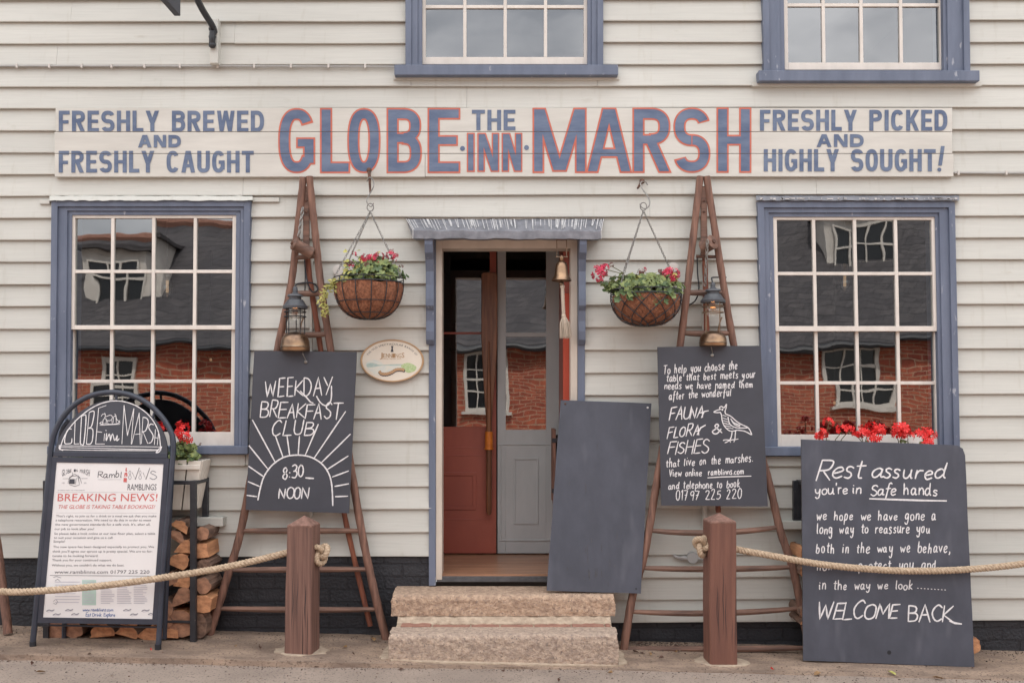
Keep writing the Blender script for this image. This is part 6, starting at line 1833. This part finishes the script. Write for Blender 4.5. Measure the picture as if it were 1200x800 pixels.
# ---------------------------------------------------------------- small fittings on the wall
def round_box(label, x, y, r, stems, mt='plastic'):
    c = P(x, y, .06)
    t = thing('junction_box', label, 'junction box', P(x, y, 0), 'round boxes on the wall'); rr = r*S(1,.06)
    mb = MB(); prof = [(rr,-.005),(rr,.032),(rr*.92,.040),(0,.042)]
    n = 24; pts = []
    for q, dd in prof:
        for j in range(n): pts.append(Vector((c.x+q*math.cos(2*math.pi*j/n), -.02-dd, c.z+q*math.sin(2*math.pi*j/n))))
    mb.add(pts, [(i*n+j, i*n+(j+1) % n, (i+1)*n+(j+1) % n, (i+1)*n+j) for i in range(3) for j in range(n)])
    mb.build('lid', M[mt], t, smooth=True)
    for a, b in stems:
        mb = MB(); mb.tube([P(*a,.045), P(*b,.045)], .013, 8); mb.build('conduit_stub', M[mt], t, smooth=True)
round_box('round white junction box behind the left basket foliage', 396, 316.5, 6.6, [((396,323),(396,334))])
round_box('round white junction box half hidden by the right basket flowers', 789.5, 313, 6.0, [((789.5,319),(789.5,332))])
round_box('round grey junction box low on the wall beside the rope knot', 812, 653.5, 6.8, [((806,653.5),(797,653)),((818,653.5),(829,654))], 'grey_plastic')
mb = MB(); mb.tube([P(790,649,.03), P(791.5,652,.035), P(797,653,.04)], .011, 8); mb.tube([P(829,654,.04), P(836,655,.04)], .011, 8); o = mb.build('conduit', M['grey_plastic'], None, origin=P(797,653,.03), smooth=True); tag(o, 'grey conduit bends either side of the low junction box', 'conduit')
def pipe(label, x, y0, y1, w):
    mb = MB(); mb.slab(x-w/2, y0, x+w/2, y1, .05, .026); o = mb.build('conduit', M['siding'], None, origin=P(x, y1, .03), bevel=.004); tag(o, label, 'conduit', 'cream conduits behind the ladders')
pipe('cream vertical conduit behind the left ladder', 364.3, 288, 606, 3.2); pipe('cream vertical conduit behind the right ladder', 826, 250, 617, 5.2)
# clipped cables along the boards
def run(label, pts, clips, r=.006, mt='grey_plastic'):
    t = thing('wall_cable', label, 'cable', pts[0])
    mb = MB(); mb.tube(pts, r, 6); mb.build('sheath', M[mt], t, smooth=True)
    for c in clips:
        mb = MB(); mb.box(c + Vector((-.006,-.008,-.013)), c + Vector((.006,.006,.013))); mb.build('cable_clip', M['plastic'], t, bevel=.001)
run('grey cable clipped along the boards below the iron bracket', [P(-60,77.4,.03), P(100,77.5,.03), P(250,77.7,.03), P(462,78.2,.03)], [P(x,77.6,.031) for x in (20,58,96,131,169.5,211,255,298,341,385,428)])
run('grey cable clipped along the boards right of the name board', [P(1118,202.6,.03), P(1200,203,.03), P(1270,203,.03)], [P(x,202.8,.031) for x in (1123,1179,1240)])

# ---------------------------------------------------------------- projecting sign and iron bracket at the top left
def projecting_sign():
    X = -1.90
    t = thing('hanging_sign', 'dark hanging sign with white letters, its corner showing at the upper left', 'sign', (X, -.97, 3.69))
    d0, d1, z0, z1 = .62, 1.36, 3.69, 4.55
    mb = MB(); mb.box((X-.018, -d1, z0), (X+.018, -d0, z1)); b = mb.build('sign_panel', M['chalk'], t, bevel=.004)
    mb = MB()
    v, f = type_mesh('or'); xs = [p[0] for p in v]; k = .17
    mb.add([(X+.0195, -d0-.05-(max(xs)-x)*k, z0+.06+y*k) for x, y in v], f); mb.build('lettering', M['pen'], b)
    t2 = thing('sign_bracket', 'black iron bracket bolted to a cream wood block, upper left', 'bracket', P(250, 75, 0))
    mb = MB()
    fr = [P(245,75,.06), P(255.5,73,.06), P(255.5,20,.06), P(245.5,20,.06)]; mb.slab(245.5, 21, 255.5, 74.5, .075, .07); mb.build('wood_block', M['siding'], t2, bevel=.006)
    mb = MB()
    mb.tube(smooth_path([P(248.8,55.5,.085), P(248.6,46,.10), P(249,38,.10), P(249.4,32,.11), Vector((X,-.42,4.0)), Vector((X,-.95,4.62)), Vector((X,-1.3,4.78))], 6), [.02]*37, 8); mb.build('strut', M['black_metal'], t2, smooth=True)
    for y in (53, 43.5, 34):
        mb = MB(); mb.ball(P(248.8,y,.095), .024, 10, 6, sc_=(1,.8,.85)); mb.build('collar', M['black_metal'], t2, smooth=True)
    mb = MB(); mb.tube([(X,-.05,4.80), (X,-1.5,4.80)], .018, 8); mb.build('arm', M['black_metal'], t2, smooth=True)
    for d in (.75, 1.25):
        mb = MB(); mb.tube([(X,-d,4.80), (X,-d,4.55)], .007, 6); mb.build('hanger', M['black_metal'], t)
projecting_sign()

# small wooden rack on the right jamb of the doorway
def menu_rack():
    D = -.5
    t = thing('leaflet_rack', 'small dark wooden leaflet rack on the right side of the porch', 'rack', P(643, 588, D))
    x0, x1 = .275, .365; ya, yb = .40, .62
    def z(y): return P(643, y, D).z
    for y in (ya, yb):
        mb = MB(); mb.box((x0, y, z(588)), (x0+.022, y+.03, z(502))); mb.build('upright', M['rail_wood'], t, bevel=.002)
    for y in (515, 573):
        mb = MB(); mb.box((x0-.006, ya-.006, z(y+2.5)), (x1, ya-.001, z(y-2.5))); mb.build('strap', M['black_metal'], t)
    mb = MB(); mb.box((x0+.024, ya+.02, z(578)), (x1-.01, yb, z(510))); mb.build('back', M['interior'], t)
    mb = MB(); mb.box((x0+.03, ya+.004, z(572)), (x0+.05, ya+.018, z(540))); mb.build('green_leaflet', M['leaf'], t)
    mb = MB(); mb.box((x0+.03, ya+.003, z(539)), (x0+.05, ya+.018, z(522))); mb.build('blue_leaflet', M['ink_blue'], t)
    mb = MB(); mb.box((x0+.056, ya, z(585)), (x1-.012, ya+.02, z(505))); mb.build('slat', M['rail_wood'], t, bevel=.002)
menu_rack()

# ---------------------------------------------------------------- bare filament bulbs hanging inside the bar
def pendant(label, px, y0, y1, d):
    c = P(px, y1, d); s = (CAM_D-d)/F; h = (y1-y0)*s
    t = thing('pendant_bulb', label, 'lamp', c, 'bulbs hanging inside the bar'); o = Vector((c.x, c.y, 0))
    mb = MB(); mb.tube([c + Vector((0,0,h)), Vector((c.x, c.y, 2.77))], .004, 5); mb.build('flex', M['cable'], t)
    mb = MB(); mb.lathe([(0,c.z),(.03,c.z+.01),(.058,c.z+h*.3),(.05,c.z+h*.55),(.022,c.z+h*.85),(.02,c.z+h)], o, 18); mb.build('bulb', M['bulb_glass'], t, smooth=True)
    mb = MB(); mb.tube([c+Vector((0,0,h*.85)), c+Vector((0,0,h*1.15))], .022, 8); mb.build('lamp_holder', M['brass_dull'], t)
    mb = MB(); mb.tube([c+Vector((0,0,h*.3)), c+Vector((0,0,h*.75))], .010, 6); mb.build('filament', M['bulb_amber'], t)
pendant('clear bulb hanging behind the upper panes of the left window', 196, 321, 352, -.55)
pendant('clear bulb hanging behind the upper panes of the right window', 990, 314, 345, -.55)
pendant('small amber bulb deep inside behind the right window', 978, 468, 476, -2.0)
pendant('small amber bulb deep inside behind the lower left window', 247, 418, 425, -2.0)

# ---------------------------------------------------------------- fallen leaves
def fallen():
    spots = [(438,744,.16,.05,'pale curled leaf by the foot of the left ladder','dead_leaf'),(404,752,.36,.035,'dry tan leaf on the pavement right of the left post','dead_leaf'),(414,763,.5,.022,'dark leaf scrap on the pavement left of the steps','dead_leaf_dark'),(305,757,.42,.03,'brown leaf on the pavement left of the left post','dead_leaf_dark'),
             (1045,779,.62,.06,'yellow-green leaf under the middle of the largest chalkboard','leaf_pale'),(958,783,.66,.05,'narrow straw leaf near the left foot of the largest chalkboard','dead_leaf'),(1100,784,.68,.055,'long tan leaf under the right half of the largest chalkboard','dead_leaf'),(1190,792,.8,.04,'grey scrap of leaf at the right edge','dead_leaf_dark'),
             (177,760,.52,.016,'tiny red petal by the A-board foot','petal_red'),(905,778,.6,.02,'tiny red petal right of the right post','petal_red'),(276,752,.4,.03,'small dry leaf near the foot of the log pile','dead_leaf'),(38,790,.75,.03,'small dark leaf on the road at the far left','dead_leaf_dark'),
             (48,797,.9,.045,'pale leaf on the road at the bottom left','dead_leaf'),(745,768,.3,.04,'reddish leaf in the corner right of the steps','dead_leaf_dark'),(762,770,.34,.035,'tan leaf in the litter right of the steps','dead_leaf'),(792,767,.28,.03,'curled brown leaf between the steps and the right post','dead_leaf'),
             (775,774,.42,.03,'dark crumpled leaf left of the right post','dead_leaf_dark'),(715,789,.74,.03,'straw-coloured leaf on the road in front of the steps','dead_leaf'),(590,789,.74,.02,'brown crumb of leaf on the road in front of the steps','dead_leaf_dark'),(655,797,.9,.025,'small dark leaf on the road below the blank board','dead_leaf_dark')]
    for x, y, d, s, lb, m in spots:
        c = P(x, y, d); c.z = ground_z(c.x) - (kerb_drop(c.x) if d > .655 else 0) + .008
        mb = MB(); a = random.uniform(0, 6.28); u = Vector((math.cos(a), math.sin(a), 0)); v = Vector((-u.y, u.x, 0))
        s *= .55
        pts = [c-u*s, c-u*s*.4+v*s*.5+Vector((0,0,.012)), c+u*s*.4+v*s*.45+Vector((0,0,.016)), c+u*s*1.1+Vector((0,0,.006)), c+u*s*.4-v*s*.45+Vector((0,0,.010)), c-u*s*.4-v*s*.5+Vector((0,0,.004)), c+Vector((0,0,.002))]
        mb.add(pts, [(i, (i+1) % 6, 6) for i in range(6)])
        o = mb.build('fallen_leaf', M[m], None, origin=c); tag(o, lb, 'leaf', 'fallen leaves and petals')
    for i, (x, d) in enumerate(((-.62,.7),(.85,.15),(.95,.2),(1.02,.12),(.78,.3),(1.2,.25),(-1.1,.66),(1.9,.5),(2.7,.45),(-2.4,.62))):
        c = Vector((x, -d, ground_z(x) + .005 - (kerb_drop(x) if d > .655 else 0))); mb = MB(); s = random.uniform(.012,.022); a = random.uniform(0,6.28); u = Vector((math.cos(a), math.sin(a), 0)); v = Vector((-u.y,u.x,0))
        mb.add([c-u*s, c+v*s*.5+Vector((0,0,.008)), c+u*s, c-v*s*.5+Vector((0,0,.005))], [(0,1,2,3)])
        o = mb.build('fallen_leaf', M['dead_leaf_dark'], None, origin=c); tag(o, 'tiny dark crumb of dead leaf on the pavement grit', 'leaf', 'crumbs of dead leaf')
    # two red leaves on the top step
    c = P(702, 692, .2); c.z = .345
    mb = MB(); long_leaf(mb, c, Vector((1,.2,.1)), Vector((0,0,1)), .05, .014); long_leaf(mb, c+Vector((.02,0,0)), Vector((-1,.3,.2)), Vector((0,0,1)), .04, .012)
    o = mb.build('fallen_leaf', M['dead_leaf_dark'], None, origin=c); tag(o, 'crumpled red-brown leaf on the top step below the blank board', 'leaf', 'fallen leaves and petals')
fallen()

# foot of another ladder at the very left edge
def edge_pole():
    mb = MB(); path = smooth_path([P(-3,640,.18), P(2,680,.2), P(6.5,715,.22), P(9.5,742,.24)], 6)
    mb.tube(path, [.026]*len(path), 10)
    up = smooth_path([P(-60,300,.1), P(-40,420,.12), P(-18,560,.16), P(-3,640,.18)], 6)
    mb2 = MB(); mb2.tube(up + path[1:], .026, 10)
    o = mb2.build('wooden_pole', M['rail_wood'], None, origin=P(9.5,742,.24), smooth=True); tag(o, 'brown wooden pole leaning at the far left edge', 'pole')
edge_pole()
